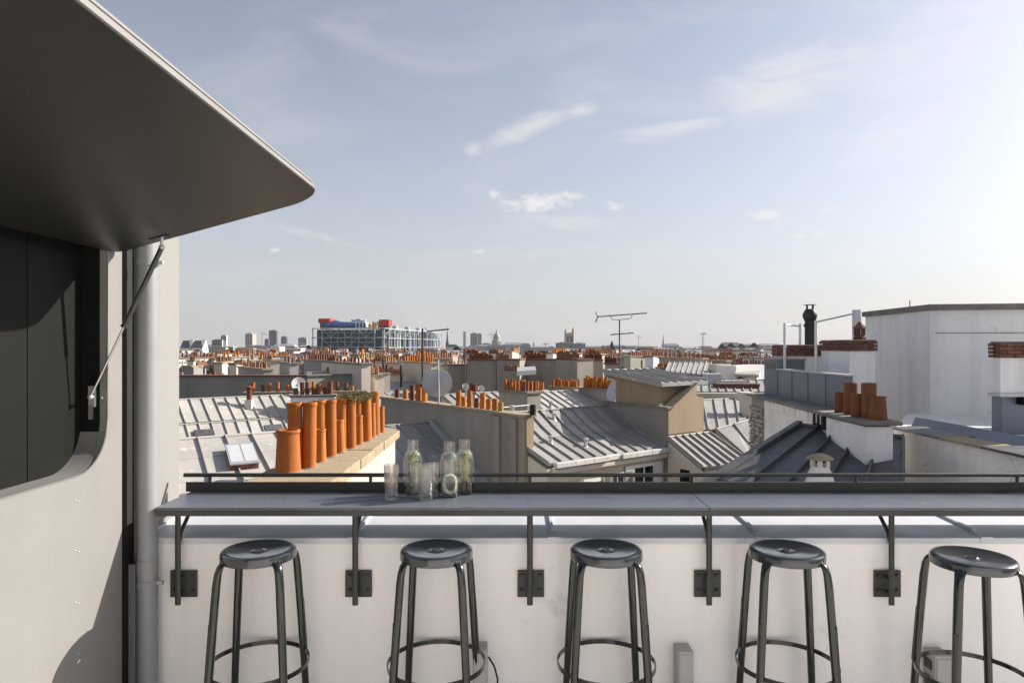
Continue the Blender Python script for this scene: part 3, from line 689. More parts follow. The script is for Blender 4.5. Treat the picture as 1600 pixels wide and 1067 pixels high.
def potrow(n, r, h, m=None, jit=.3, rows=1, f0=.04, f1=.96, kind=None, seed=0):
    rr = random.Random(seed * 7 + n); out = []
    for k in range(rows):
        for i in range(n):
            f = f0 + (f1 - f0) * (i + .5 + rr.uniform(-.15, .15)) / n
            out.append((f, (.5 if rows == 1 else .28 + .44 * k) + rr.uniform(-.05, .05), kind or rr.choice(['tall', 'tall', 'plain', 'short']), r * rr.uniform(.85, 1.12),
                        h * rr.uniform(1 - jit, 1 + jit * .4), m or (MAT['pot'] if rr.random() < .7 else MAT['pot_dark'])))
    return out
def vent(root, p, h, r):
    t = M().lathe([(r * 1.3, -.05), (r * .75, .02), (r * .65, h * .6), (r * .7, h * .62), (r * 1.15, h * .78), (r * 1.2, h * .95), (r * .9, h), (0, h)], 12, p)
    return t.build('roof_vent', MAT['galv'], root, smooth=40)

# ------------------------------------------------------------------ left: near chimney stack with the row of tall pots
zl = -1.55
ls = thing('chimney_stack', 'near chimney stack with two rows of tall orange clay pots on a stone slab', 'chimney', (-2.55, 10.2, GROUND))
M().box(-2.98, -2.14, 7.72, 12.5, GROUND, EYE + zl - .145).build('wall', MAT['wall_sunlit'], ls)
ys = [7.62, 8.55, 9.35, 10.2, 11.05, 11.8, 12.6]
for i, (a, b) in enumerate(zip(ys, ys[1:])):
    M().box(-3.06, -2.06 - .012 * (i % 2), a, b - .006, EYE + zl - .144, EYE + zl - .004 * (i % 3)).build('cap_slab', MAT['stone_cap'], ls, bevel=.014)
front = [(450, 8.42, 'short', .158, .52, 'pot'), (483, 8.70, 'tall', .094, .835, 'pot'), (501, 9.15, 'short', .078, .44, 'pot'), (517, 9.58, 'tall', .086, .80, 'pot'),
         (532, 9.96, 'short', .072, .475, 'pot'), (548.6, 10.33, 'tall', .084, .765, 'pot'), (561, 10.74, 'short', .068, .46, 'pot'), (573.5, 11.1, 'tall', .088, .73, 'pot'),
         (581.5, 11.6, 'short', .070, .58, 'pot'), (587, 11.9, 'tall', .085, .755, 'pot'), (596, 12.3, 'short', .062, .46, 'pot')]
back = [(462, 8.66, 'tall', .100, .835, 'pot'), (500, 9.52, 'tall', .098, .80, 'pot'), (533.5, 10.27, 'tall', .098, .765, 'pot'), (559, 11.04, 'tall', .09, .73, 'pot')]
for px, Y, kd, r, h, mm in front + back:
    q = PX(px, Y, EYE + zl - .006)
    inst('chimney_pot', pot_mesh(kd, MAT[mm if mm == 'pot' else 'pot']), ls, q, (r, r, h), rot=(random.gauss(0, .01), random.gauss(0, .01), random.uniform(0, 6.28)))
    mr = M(); mr.lathe([(r * 1.22, 0), (r * 1.12, .012), (r * .95, .018)], 14, q + V(0, 0, .0)); mr.build('mortar_collar', MAT['cement_cap'], ls, smooth=60)
# tangle of dry twigs lying on the pots
r_ = random.Random(5); m = M(); c0 = PX(556, 10.75, EYE + zl + .755)
for i in range(620):
    a = r_.uniform(0, 6.28); rad = r_.uniform(0, 1) ** .6
    c = c0 + V(math.cos(a) * rad * .24, math.sin(a) * rad * .62, .075 * (1 - rad ** 2) * r_.uniform(.2, 1.1) - .02)
    d = V(r_.gauss(0, 1), r_.gauss(0, 1), r_.gauss(0, .35)).normalized() * r_.uniform(.03, .11)
    m.tube([c - d, c + V(0, 0, r_.uniform(-.01, .02)), c + d], [.0035, .005, .0025], 4)
solo(m, 'bird_nest', MAT['nest'], 'tangled dry brown twig nest resting on the tall orange chimney pots', 'nest')

# ------------------------------------------------------------------ left: low zinc roof with the open skylight
A = R(-9.565, 10.3, -1.77); B = R(-4.39, 14.2, -1.77); v = V(.95, -1.7, -.36) * 2.25
h1 = thing('zinc_roofed_house', 'low pale zinc roof with a brown-framed skylight left of the tall pots', 'house', (-5, 12, GROUND))
M().prism([A - V(0, 0, .1), B - V(0, 0, .1), B + v - V(0, 0, .1), A + v - V(0, 0, .1)], GROUND).build('walls', MAT['plaster_cream'], h1)
zr = zroof(h1, A, B, B + v, A + v, 13, MAT['zinc_pale'], 4)
def on_plane(px, py, A, B, D):   # where the view ray through a photo point meets a roof plane
    n = (B - A).cross(D - A); d = V((px - 800) / F, 1, (HOR - py) / F); o = V(0, 0, EYE)
    return o + d * ((A - o).dot(n) / d.dot(n))
nr = (B - A).cross(v).normalized(); nr = nr if nr.z > 0 else -nr
q = [on_plane(x, y, A, B, A + v) for x, y in ((352, 706), (393, 702), (404, 732), (360, 736))]
sk = M().extr([p + nr * .001 for p in q], nr * .10).build('skylight', MAT['brick'], h1)
cen = sum(q, V(0, 0, 0)) / 4
qq = [cen + (p - cen) * 1.06 + nr * .112 for p in q]
M().extr(qq, nr * .022).build('sash', MAT['galv'], sk)
for k in (0, 1):
    a, b = (.05, .47) if k == 0 else (.53, .95)
    pq = [qq[0].lerp(qq[1], a).lerp(qq[3].lerp(qq[2], a), .08), qq[0].lerp(qq[1], b).lerp(qq[3].lerp(qq[2], b), .08), qq[0].lerp(qq[1], b).lerp(qq[3].lerp(qq[2], b), .92), qq[0].lerp(qq[1], a).lerp(qq[3].lerp(qq[2], a), .92)]
    M().extr([p + nr * .0225 for p in pq], nr * .004).build('pane', MAT['dish'], sk)

# ------------------------------------------------------------------ left: second zinc roof further back
def EL(s, t, z): return V(-13.6, 26.7, EYE + z) + ev * s + nv * t
h2 = thing('zinc_roofed_house', 'sunlit two-step zinc roof below the long grey wall, left', 'house', (-11, 28, GROUND))
M().prism([EL(-4.6, -.3, -2.2), EL(6.4, -.3, -2.2), EL(6.4, 2.3, -3.75), EL(-4.6, 2.3, -3.75)], GROUND).build('walls', MAT['plaster_cream'], h2)
zroof(h2, EL(-4.57, 0, -2.14), EL(6.4, 0, -2.14), EL(6.4, 1.42, -2.92), EL(-4.57, 1.42, -2.92), 24, MAT['zinc_pale'], 1, sh=.05, sw=.028)
zroof(h2, EL(-4.57, 1.47, -2.98), EL(6.4, 1.47, -2.98), EL(6.4, 2.4, -3.66), EL(-4.57, 2.4, -3.66), 24, MAT['zinc_pale'], 1, name='lower_roof', sh=.05, sw=.028)
for s in (1.0, 3.6):
    p = EL(s, 1.95, -3.30); M().obox(p, ev * .35, (nv + V(0, 0, -.72)).normalized() * .16, V(.3, -.4, .55) * .08).build('roof_window', MAT['zinc_dark'], h2)
q = V(-10.77, 27.98, 0)
M().box(q.x - .14, q.x + .14, q.y - .14, q.y + .14, EYE - 2.9, EYE - 2.22).build('chimney', MAT['plaster_cream'], h2)
M().lathe([(.10, -2.22), (.10, -1.78), (.15, -1.75), (.15, -1.70), (.04, -1.64), (0, -1.64)], 12, (q.x, q.y, EYE)).build('flue', MAT['pot_dark'], h2, smooth=40)

stack('low chimney wall with scattered orange pots in front of the long grey wall', (-12.6, 32), (-7.3, 33.2), .45, -2.19, -9, MAT['plaster_grey'], MAT['stone_cap'],
      potrow(13, .085, .40, seed=3, jit=.5))
stack('short chimney block with brown pots beside the white satellite dish', (-9.15, 28.2), (-7.4, 28.6), .6, -2.05, -9, MAT['plaster_clean'], MAT['cement_cap'], potrow(7, .10, .48, MAT['pot_dark'], seed=8, jit=.45, rows=1))

def dish(p, r, aim, mat_, label, mast_top=None, mast_bot=None):
    t = thing('satellite_dish', label, 'satellite dish', tuple(p)); aim = Vector(aim).normalized()
    q = aim.to_track_quat('Z', 'Y').to_matrix()
    m = M().lathe([(0, -.16 * r), (.35 * r, -.135 * r), (.7 * r, -.075 * r), (r, .03 * r), (r, .05 * r), (.7 * r, -.05 * r), (.35 * r, -.11 * r), (0, -.135 * r)], 36)
    m.v = [p + q @ (w * 1.0) for w in m.v]; m.build('reflector', mat_, t, smooth=40)
    a = p + q @ V(0, -r * .98, .03 * r); f = p + q @ V(0, -r * .35, r * .75)
    M().tube([a, f], r * .035, 6).build('feed_arm', MAT['galv'], t)
    M().tube([f - aim * -.02, f - aim * (r * .16)], r * .08, 8).build('receiver', MAT['dish'], t, smooth=50)
    if mast_top is not None:
        M().tube([mast_bot, mast_top], .030 if r > .4 else .022, 10).build('mast', MAT['galv'], t, smooth=50)
        c = p - aim * r * .12; k = V(mast_top.x, mast_top.y, c.z - .1)
        M().obox((c + k) / 2, (c - k) / 2 + V(.001, 0, 0), V(.05, 0, 0).cross((c - k).normalized()) + V(0, 0, .001), V(0, 0, .06)).build('clamp', MAT['galv'], t)
    return t
p = P(467, 600, 29.8)
dish(p, .31, (.45, -1, .25), MAT['dish_white'], 'small white satellite dish above the left two-step zinc roof', V(p.x, p.y + .09, p.z + .05), V(p.x, p.y + .09, p.z - 1.0))

# long grey party walls behind
w1 = thing('party_wall', 'long dark grey blind wall left, behind the sunlit two-step zinc roof', 'wall', (-15, 38, GROUND))
M().wallbox((-30, 37.9), (-11.45, 38.1), .5, GROUND, EYE - 1.72).build('wall', MAT['plaster_grey'], w1)
M().wallbox((-30, 37.83), (-11.43, 38.03), .62, EYE - 1.719, EYE - 1.64).build('coping', MAT['brick'], w1)
w2 = thing('party_wall', 'lighter grey blind wall right of the white dish, behind the tall pots', 'wall', (-9.4, 39.5, GROUND))
M().wallbox((-11.40, 38.02), (-7.35, 41.15), .5, GROUND, EYE - 1.70).build('wall', MAT['plaster_grey'], w2)
M().wallbox((-11.38, 37.93), (-7.29, 41.09), .62, EYE - 1.699, EYE - 1.63).build('coping', MAT['cement_cap'], w2)

# ------------------------------------------------------------------ centre left: shaded roof and the long chimney wall
h3 = thing('zinc_roofed_house', 'blue-shaded zinc roof behind the carafes and left of the long chimney wall', 'house', (-2, 19, GROUND))
A, B, C, D = E(-4.2, -5.7, -2.45), E(.42, -5.7, -2.45), E(.42, -1.0, -4.65), E(-4.2, -1.0, -4.65)
M().prism([p - V(0, 0, .1) for p in (A, B, C, D)], GROUND).build('walls', MAT['plaster_cream'], h3)
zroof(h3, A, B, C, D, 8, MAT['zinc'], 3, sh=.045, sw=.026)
M().obox(E(.36, -3.4, -3.42), ev * .06, (D - A).normalized() * 2.3, V(0, 0, .10)).build('flashing', MAT['galv'], h3)

c1a = E(.44, -9.15, 0); c1b = E(.44, -.857, 0)
def cline(px):   # fraction along the long chimney wall seen at a photo column
    k = (px - 800) / F; d = c1b - c1a; return (k * c1a.y - c1a.x) / (d.x - k * d.y)
PT, PD = MAT['pot'], MAT['pot_dark']
pots = [(cline(px), c, k, r, h, m) for px, c, k, r, h, m in (
    (614.5, .5, 'plain', .085, .30, PD), (627.5, .5, 'plain', .085, .32, PT), (640, .3, 'tall', .09, .50, PD), (645, .7, 'tall', .10, .56, PT), (650, .4, 'tall', .09, .44, PT), (655, .7, 'tall', .10, .55, PT), (659, .3, 'plain', .08, .46, PT),
    (710, .5, 'plain', .082, .47, PT), (717.5, .55, 'plain', .082, .28, PT), (727.5, .5, 'plain', .085, .48, PT), (737.5, .55, 'short', .085, .29, PD), (747.5, .5, 'plain', .085, .46, PT), (757, .5, 'plain', .082, .31, PT), (767, .5, 'plain', .090, .33, PT), (775.5, .5, 'plain', .078, .25, MAT['pot_moss']), (824, .6, 'plain', .085, .27, MAT['soot']))]
ct = stack('long grey chimney wall carrying a row of orange pots and the big dish', c1a, c1b, .30, -1.82, GROUND - EYE, MAT['plaster_grey'], MAT['stone_cap'], pots, cap_t=.07, over=.06)
for t_ in (-1.15, -1.9):
    a = E(.40, t_, 0); M().wallbox(E(.36, t_ - .28, 0), E(.36, t_, 0), .079, GROUND, EYE - 1.95).build('flue_pilaster', MAT['plaster_grey'], ct)
M().wallbox(E(.46, -.856, 0), E(.70, -.856, 0), -.05, GROUND, EYE - 1.90).build('end_face', MAT['plaster_tan'], ct)
f = cline(686); mb = c1a.lerp(c1b, f)
p = P(683, 599, mb.y + .12)
dish(p, .475, (-.12, 1, .35), MAT['dish'], 'large grey satellite dish seen from behind with its mast in front', V(mb.x - .03, mb.y - .02, EYE + (HOR - 562) * mb.y / F), V(mb.x, mb.y - .02, EYE - 1.83))

def antenna(label, px, ytop, ybot, Y, booms, mast_r=.02):
    b = P(px, ybot, Y); tp = P(px, ytop, Y); t = thing('tv_antenna', label, 'antenna', tuple(b))
    M().tube([b, tp], mast_r, 8).build('mast', MAT['antenna'] if mast_r < .03 else MAT['black_metal'], t, smooth=50)
    for (x0, y0, x1, y1, n, half, refl) in booms:
        a = P(x0, y0, Y); c = P(x1, y1, Y); c.y += .12; d = (c - a).normalized(); sd = V(-d.y, d.x, 0).normalized(); up = d.cross(sd)
        M().tube([a, c], mast_r * .75, 6).build('boom', MAT['antenna'], t)
        m = M()
        for i in range(n):
            k = a.lerp(c, (i + .5) / n); w = half * (1 - .35 * i / n); m.tube([k - sd * w, k + sd * w], .008, 4); m.tube([k - V(0, 0, .0), k + V(0, 0, half * .28)], .008, 4)
        if refl:
            for s in (-1, 1):
                for w in (-.5, 0, .5): m.tube([a + sd * half * w, a + sd * half * w * 1.5 - d * half * .45 + V(0, 0, s * half * 1.05)], .007, 4)
        m.build('elements', MAT['antenna'], t, kind='stuff')
    return t
ta = antenna('large horizontal television antenna on a thin mast above the tan roof house', 968, 499, 582, 22.6, [(934, 495, 1012, 489, 17, .16, True), (954, 523, 991, 520, 3, .22, False)], .024)
M().tube([P(954, 494, 22.63), P(956, 499, 22.61), P(968, 499.5, 22.6), P(986, 497.5, 22.67), P(988, 491, 22.69)], .012, 6).build('bracket', MAT['antenna'], ta)
antenna('dark cluttered antenna mast left of the big grey dish', 660, 513, 622, 22.8, [(667, 518, 701, 514, 6, .14, True)], .032)
antenna('thin antenna mast standing right of the big grey dish', 727, 518, 628, 24.5, [(722, 552, 738, 551, 4, .12, False)], .014)

# ------------------------------------------------------------------ centre: big zinc roof, facade below it
h4 = thing('zinc_roofed_house', 'big curved zinc roof with pale gutter in the centre, tan block at its right end', 'house', (2, 19, GROUND))
S0, S1 = .5, 5.02
M().prism([E(S0, -2.4, -2.1), E(S1, -2.4, -2.1), E(S1, -1.24, -2.7), E(S0, -1.24, -2.7)], GROUND).build('rear_walls', MAT['plaster_cream'], h4)
fc = M().prism([E(S0, -1.23, -2.75), E(S1, -1.23, -2.75), E(S1, -.03, -3.15), E(S0, -.03, -3.15)], GROUND).build('facade', MAT['plaster_cream'], h4)
zroof(h4, E(S0, -2.31, -1.92), E(S1, -2.31, -1.92), E(S1, -1.72, -2.30), E(S0, -1.72, -2.30), 11, MAT['zinc'], 1, sh=.045, sw=.026)
zroof(h4, E(S0, -1.72, -2.301), E(S1, -1.72, -2.301), E(S1, -1.24, -2.555), E(S0, -1.24, -2.555), 11, MAT['zinc'], 1, name='middle_roof', sh=.045, sw=.026, ridge=False)
zroof(h4, E(S0, -1.24, -2.556), E(S1, -1.24, -2.556), E(S1, .04, -2.98), E(S0, .04, -2.98), 11, MAT['zinc'], 1, name='lower_roof', sh=.045, sw=.026, ridge=False)
zroof(h4, E(S1, -2.33, -1.93), E(S0, -2.33, -1.93), E(S0, -3.9, -2.35), E(S1, -3.9, -2.35), 11, MAT['zinc'], 1, name='rear_roof', sh=.045, sw=.026)
gs = [.6, 1.25, 1.9, 2.5, 3.0, 3.55, 4.2, 5.0]
for i, (a, b) in enumerate(zip(gs, gs[1:])):
    o = .05 if i != 3 else .0
    M().obox(E((a + b) / 2, .12 + o, -3.03), ev * ((b - a) / 2 - .004), nv * .07, V(0, 0, .065)).build('gutter', MAT['gutter'], h4, bevel=.01)
M().obox(E(2.8, .06, -3.19), ev * 2.15, nv * .10, V(0, 0, .06)).build('cornice', MAT['plaster_cream'], h4, bevel=.015)
for (a, b, zt, zb, cl) in ((3.66, 4.55, -3.36, -4.7, 1), (1.75, 2.5, -3.55, -4.7, 0), (.85, 1.25, -3.55, -4.7, 0), (2.75, 3.3, -3.5, -4.7, 0)):
    w = M().obox(E((a + b) / 2, -.02, (zt + zb) / 2), ev * (b - a) / 2, nv * .03, V(0, 0, (zt - zb) / 2)).build('window', MAT['white_paint'], h4)
    for k in (0, 1):
        c = a + (b - a) * (.27 + .46 * k)
        M().obox(E(c, .013, (zt + zb) / 2 - .03), ev * (b - a) * .19, nv * .004, V(0, 0, (zt - zb) / 2 - .07)).build('pane', MAT['glass_dark'], w)
    for sd in (-1, 1):
        c = (a + b) / 2 + sd * ((b - a) / 2 + .17)
        M().obox(E(c, .012, (zt + zb) / 2), ev * .15, nv * .015, V(0, 0, (zt - zb) / 2)).build('shutter', MAT['white_paint'] if cl else MAT['plaster_grey'], h4)
for s, t, z, h in ((2.62, -2.36, -1.93, .28), (1.05, -2.20, -1.99, .30), (1.42, -.95, -2.65, .20), (2.35, -.55, -2.79, .24), (2.4, -1.95, -2.15, .18)):
    vent(h4, E(s, t, z), h, .065)
M().obox(E(1.75, -3.3, -2.12), ev * .55, nv * .45, V(0, 0, .10)).build('roof_hatch', MAT['galv'], h4, bevel=.02)
M().tube([E(1.05, -2.75, -2.05), E(1.05, -2.75, -1.80), E(2.15, -2.75, -1.78), E(2.15, -2.75, -2.05)], .022, 6).build('hatch_rail', MAT['galv'], h4)

# tan block
tb = thing('tan_roof_house', 'tan rendered rooftop block with overhanging zinc roof in the centre right', 'house', (5, 20.5, EYE - 3.2))
M().prism([E(5.03, .09, -1.85), E(6.37, .09, -1.85), E(6.37, -2.6, -1.85), E(5.03, -2.6, -1.85)], GROUND).build('lower_wall', MAT['plaster_grey'], tb)
M().obox(E(5.10, -1.25, -1.82), ev * .14, nv * 1.40, V(0, 0, .028)).build('ledge', MAT['cement_cap'], tb)
rk = [E(5.05, .11, -1.849), E(5.22, .11, -1.80), E(6.36, .11, -1.16), E(6.36, .11, -2.6), E(5.05, .11, -2.6)]
M().extr(rk, nv * -.26).build('raked_wall', MAT['plaster_tan'], tb)
M().extr([E(5.18, .16, -1.80), E(6.38, .16, -1.125), E(6.38, .16, -1.155), E(5.18, .16, -1.83)], nv * -.34).build('raked_coping', MAT['stone_cap'], tb)
M().prism([E(5.10, -.27, -1.13), E(6.8, -.27, -1.13), E(6.8, -2.05, -.87), E(5.10, -2.05, -.87)], EYE - 1.88).build('upper_wall', MAT['plaster_tan'], tb)
M().prism([E(6.38, .05, -1.6), E(6.79, .05, -1.6), E(6.79, -2.0, -1.6), E(6.38, -2.0, -1.6)], GROUND).build('side_wall', MAT['plaster_tan'], tb)
zroof(tb, E(4.86, -2.35, -.80), E(7.05, -2.35, -.80), E(7.05, .0, -1.10), E(4.86, .0, -1.10), 6, MAT['zinc'], 1, sh=.05, sw=.03)
M().obox(E(5.955, .012, -1.145), ev * 1.09, nv * .012, V(0, 0, .055)).build('fascia', MAT['zinc'], tb)
M().obox(E(4.855, -1.17, -1.0), ev * .012, (E(0, 0, -1.10) - E(0, -2.35, -.80)) * .5, V(0, 0, .06)).build('verge_board', MAT['zinc'], tb)
p = P(958, 612, 22.4)
dish(p, .40, (-1, -.35, .3), MAT['dish'], 'grey satellite dish seen edge-on left of the tan roof house', V(p.x + .15, p.y + .12, p.z + .45), V(p.x + .15, p.y + .12, p.z - .9))

# lower roof right of it
h5 = thing('zinc_roofed_house', 'sunlit tan-grey zinc roof with sloping hip below the tan block', 'house', (6, 20, GROUND))
A, B, C, D = E(5.0, .13, -2.68), E(6.95, .13, -2.68), P(1174, 722, 19.76), E(5.0, 1.35, -3.37)
M().prism([p - V(0, 0, .12) for p in (A, B, C, D)], GROUND).build('walls', MAT['plaster_cream'], h5)
zroof(h5, A, B, C, D, 6, MAT['zinc'], 2, sh=.05, sw=.028)
A2, B2, C2, D2 = P(1118, 671, 21.75), P(1200, 648, 23.4), P(1215, 712, 20.8), P(1175.5, 722, 19.72)
M().prism([p - V(0, 0, .14) for p in (A2, B2, C2, D2)], GROUND).build('side_walls', MAT['plaster_cream'], h5)
zroof(h5, A2, B2, C2, D2, 3, MAT['zinc'], 1, name='hip_roof', sh=.05, sw=.028)
M().tube([A2 + V(0, 0, .03), D2 + V(0, 0, .03)], .035, 8).build('hip_roll', MAT['zinc_dark'], h5, smooth=50)
M().obox((C + D) / 2 + V(.02, -.03, -.06), (C - D) / 2, nv * .05, V(0, 0, .05)).build('gutter', MAT['zinc_dark'], h5)
wq = E(4.985, .75, -3.75); M().obox(wq, ev * .01, nv * .16, V(0, 0, .22)).build('window', MAT['glass_dark'], h5)

h6 = thing('zinc_roofed_house', 'pale low roofs and beige parapet between the tan block and the cracked wall', 'house', (8, 25, GROUND))
A, B, C, D = P(1080, 626, 25.5), P(1165, 622, 27.0), P(1172, 668, 22.8), P(1090, 672, 22.2)
M().prism([p - V(0, 0, .12) for p in (A, B, C, D)], GROUND).build('walls', MAT['plaster_cream'], h6)
zroof(h6, A, B, C, D, 5, MAT['zinc'], 1, sh=.05, sw=.03)
M().wallbox(P(1090, 0, 26.6).xy, P(1166, 0, 26.6).xy, .3, EYE - 2.25, EYE - 1.85).build('parapet', MAT['plaster_cream'], h6)
M().box(P(1161, 0, 24.2).x, P(1178, 0, 24.2).x, 24.2, 24.6, EYE - 4, EYE - 1.72).build('pillar', MAT['plaster_cream'], h6)
M().box(P(1159, 0, 24.15).x, P(1180, 0, 24.15).x, 24.12, 24.68, EYE - 1.72, EYE - 1.66).build('pillar_cap', MAT['plaster_cream'], h6)

# ------------------------------------------------------------------ centre back: roof, chimney rows, big grey gable
h7 = thing('zinc_roofed_house', 'small sunlit zinc roof behind the big centre roof, below the grey gable wall', 'house', (1.5, 28, GROUND))
a0 = P(812, 614.6, 26.9); A = a0; B = a0 + ev * 3.2; C = B + nv * 3.6 + V(0, 0, -1.35); D = A + nv * 3.6 + V(0, 0, -1.35)
M().prism([p - V(0, 0, .1) for p in (A, B, C, D)], GROUND).build('walls', MAT['plaster_cream'], h7)
zroof(h7, A, B, C, D, 8, MAT['zinc_pale'], 1, sh=.045, sw=.026)
h8 = thing('zinc_roofed_house', 'small zinc roof left of the sunlit one, right of the big dish', 'house', (-2.5, 28, GROUND))
a0 = P(690, 617, 27.5); A = a0; B = a0 + ev * 2.9; C = B + nv * 3.2 + V(0, 0, -1.3); D = A + nv * 3.2 + V(0, 0, -1.3)
M().prism([p - V(0, 0, .1) for p in (A, B, C, D)], GROUND).build('walls', MAT['plaster_cream'], h8)
zroof(h8, A, B, C, D, 7, MAT['zinc'], 1, sh=.045, sw=.026)
stack('grey chimney block with two dense rows of red pots in the centre', (P(779, 0, 24.6).x, 25.4), (P(824, 0, 24).x, 24.0), .6, -1.62, -6, MAT['plaster_grey'], MAT['cement_cap'], potrow(8, .07, .36, rows=2, seed=1, jit=.2))
stack('low chimney row of thin red pots right of the grey chimney block', (P(818, 0, 31).x, 31), (P(847, 0, 30.4).x, 30.4), .4, -1.98, -8, MAT['plaster_grey'], MAT['stone_cap'], potrow(7, .065, .38, PT, seed=2, jit=.2, kind='plain'))
stack('low chimney row of orange pots at the foot of the grey gable wall', (P(857, 0, 32).x, 32), (P(904, 0, 31).x, 31), .4, -1.88, -8, MAT['plaster_grey'], MAT['stone_cap'], potrow(11, .065, .36, PT, seed=4, jit=.35, kind='plain'))
stack('chimney block crowded with orange pots left of the edge-on dish', (P(906, 0, 28.6).x, 28.6), (P(955, 0, 27.4).x, 27.4), .6, -1.75, -8, MAT['plaster_grey'], MAT['cement_cap'], potrow(10, .072, .46, PT, rows=2, seed=6, jit=.3))
stack('tiny pot cluster between the two small white dishes', (P(733, 0, 25.8).x, 25.8), (P(743, 0, 25.8).x, 25.8), .3, -1.75, -4, MAT['plaster_cream'], MAT['stone_cap'], potrow(4, .06, .30, PD, seed=6, jit=.2, kind='plain'))
for px, py, r in ((727.5, 604, .13), (752, 607, .13)):
    p = P(px, py, 25.2)
    dish(p, r, (.3, -1, .2), MAT['dish_white'], 'small round white dish %s' % ('left of the tiny pot cluster' if px < 740 else 'right of the tiny pot cluster'), V(p.x, p.y + .05, p.z), V(p.x, p.y + .05, p.z - .8))
gw = thing('party_wall', 'big grey gable wall across the centre topped with rows of pots', 'wall', (1, 40, GROUND))
for (x0, y0, x1, y1, zt) in ((700, 41.0, 731, 41.4, -1.12), (730, 40.3, 775, 40.0, -.80), (776, 39.6, 812, 39.2, -.76), (812.5, 40.6, 868, 40.2, -.78), (868, 40.2, 902, 38.6, -.74), (902, 39.5, 942, 39.9, -.80)):
    w = M().wallbox(((x0 - 800) * y0 / F, y0), ((x1 - 800) * y1 / F, y1), 1.2, GROUND, EYE + zt - .08).build('wall', MAT['plaster_grey'], gw)
    M().wallbox(((x0 - 800.6) * y0 / F, y0 - .06), ((x1 - 799.4) * y1 / F, y1 - .06), 1.3, EYE + zt - .079, EYE + zt).build('coping', MAT['brick'], w)
def pots_joined(root, p0, p1, n, r, h, z, seed, mt=None):
    rr = random.Random(seed); m = M()
    for i in range(n):
        p = Vector(p0).lerp(Vector(p1), (i + .5 + rr.uniform(-.2, .2)) / n); hh = h * rr.uniform(.6, 1.1); rd = r * rr.uniform(.8, 1.1)
        m.lathe([(rd, 0), (rd * .85, hh), (rd * .6, hh), (rd * .5, hh * .8), (0, hh * .8)], 7, V(p.x, p.y, z))
    return m.build('chimney_pots', mt or MAT['pot_far'], root, kind='stuff')
for k, (x0, x1, n, y, z, h) in enumerate(((733, 771, 14, 40.6, -.80, .34), (778, 796, 7, 39.9, -.76, .38), (822, 853, 12, 40.9, -.78, .38), (870, 905, 13, 39.9, -.74, .42), (914, 940, 9, 40.1, -.80, .42), (788, 810, 8, 38.9, -1.45, .36))):
    pots_joined(gw, V((x0 - 800) * y / F, y, 0), V((x1 - 800) * y / F, y, 0), n, .075, h, EYE + z, k, MAT['pot_far'] if k % 2 else MAT['pot_dark'])
M().box(P(786, 0, 38.7).x, P(812, 0, 38.7).x, 38.7, 39.4, EYE - 6, EYE - 1.45).build('lower_flue', MAT['plaster_grey'], gw)
M().slab([P(808, 574, 38.4), P(836, 572, 39.2), P(838, 578, 38.0), P(808, 580, 37.4)], .25).build('lean_to_roof', MAT['galv'], gw)
# ------------------------------------------------------------------ right: cracked wall with pots, zinc, white buildings
rw = thing('gable_wall', 'cracked white gable wall receding on the right with dark coping and rusty pots', 'wall', (5.2, 12, GROUND))
M().prism([R(4.99, 10.74, -1.11), R(5.45, 10.74, -1.11), R(5.75, 14.16, -1.11), R(5.235, 14.16, -1.11)], GROUND).build('wall', MAT['plaster_white'], rw)
M().prism([R(5.24, 14.161, -1.11), R(5.76, 14.161, -1.11), R(5.8, 15.1, -1.11), R(5.30, 15.1, -1.11)], GROUND).build('rough_end', MAT['rubble'], rw)
M().prism([R(4.925, 9.5, -1.13), R(5.30, 9.5, -1.13), R(5.34, 10.739, -1.13), R(4.945, 10.739, -1.13)], GROUND).build('chimney_breast', MAT['plaster_clean'], rw)
rr = random.Random(3)
stone_me = [None] * 4
for k in range(4):
    m = M(); b = []
    for sz in (-1, 1):
        for a, c in ((-1, -1), (1, -1), (1, 1), (-1, 1)): b.append(V(a * rr.uniform(.75, 1), c * rr.uniform(.7, 1), sz * rr.uniform(.75, 1)))
    m.hexa(b[:4], b[4:]); stone_me[k] = m.mesh('stone', MAT['rubble'])
z = -1.30
while z > -3.6:
    h = rr.uniform(.05, .10); y = 14.18
    while y < 15.05:
        w = rr.uniform(.06, .17); x = 5.24 + (y - 14.16) * .064
        if rr.random() < .88: inst('stone', stone_me[rr.randrange(4)], rw, R(x - .01 + rr.uniform(-.015, .01), y + w / 2, z - h / 2), (.05, w / 2 - .008, h / 2 - .006), rot=(rr.gauss(0, .06), 0, 0))
        y += w
    z -= h
cp = [(4.86, 9.42), (4.88, 10.75), (5.20, 15.18)]
cop = M().extr([R(4.86, 9.42, -1.05), R(5.40, 9.42, -1.05), R(5.52, 10.9, -1.05), R(5.84, 15.2, -1.05), R(5.21, 15.2, -1.05), R(4.905, 10.9, -1.05)], V(0, 0, -.058)).build('coping', MAT['cement_cap'], rw, bevel=.012)
for i in range(5):
    y0 = 10.95 + i * .62; x0 = 4.958 + (y0 - 10.74) * .072
    M().extr([R(x0 - .012, y0, -1.115), R(x0 + .045 - .012, y0 + .585, -1.115), R(x0 + .045 - .012, y0 + .585, -1.27), R(x0 - .012, y0, -1.27)], V(.06, 0, 0)).build('coping_block', MAT['plaster_white'], rw, bevel=.01)
for y0 in (10.84, 11.02, 11.2):
    x0 = 4.95 + (y0 - 10.74) * .072
    M().box(x0 - .03, x0 + .06, y0, y0 + .05, EYE - 1.34, EYE - 1.12).build('iron_tie', MAT['black_rubber'], rw)
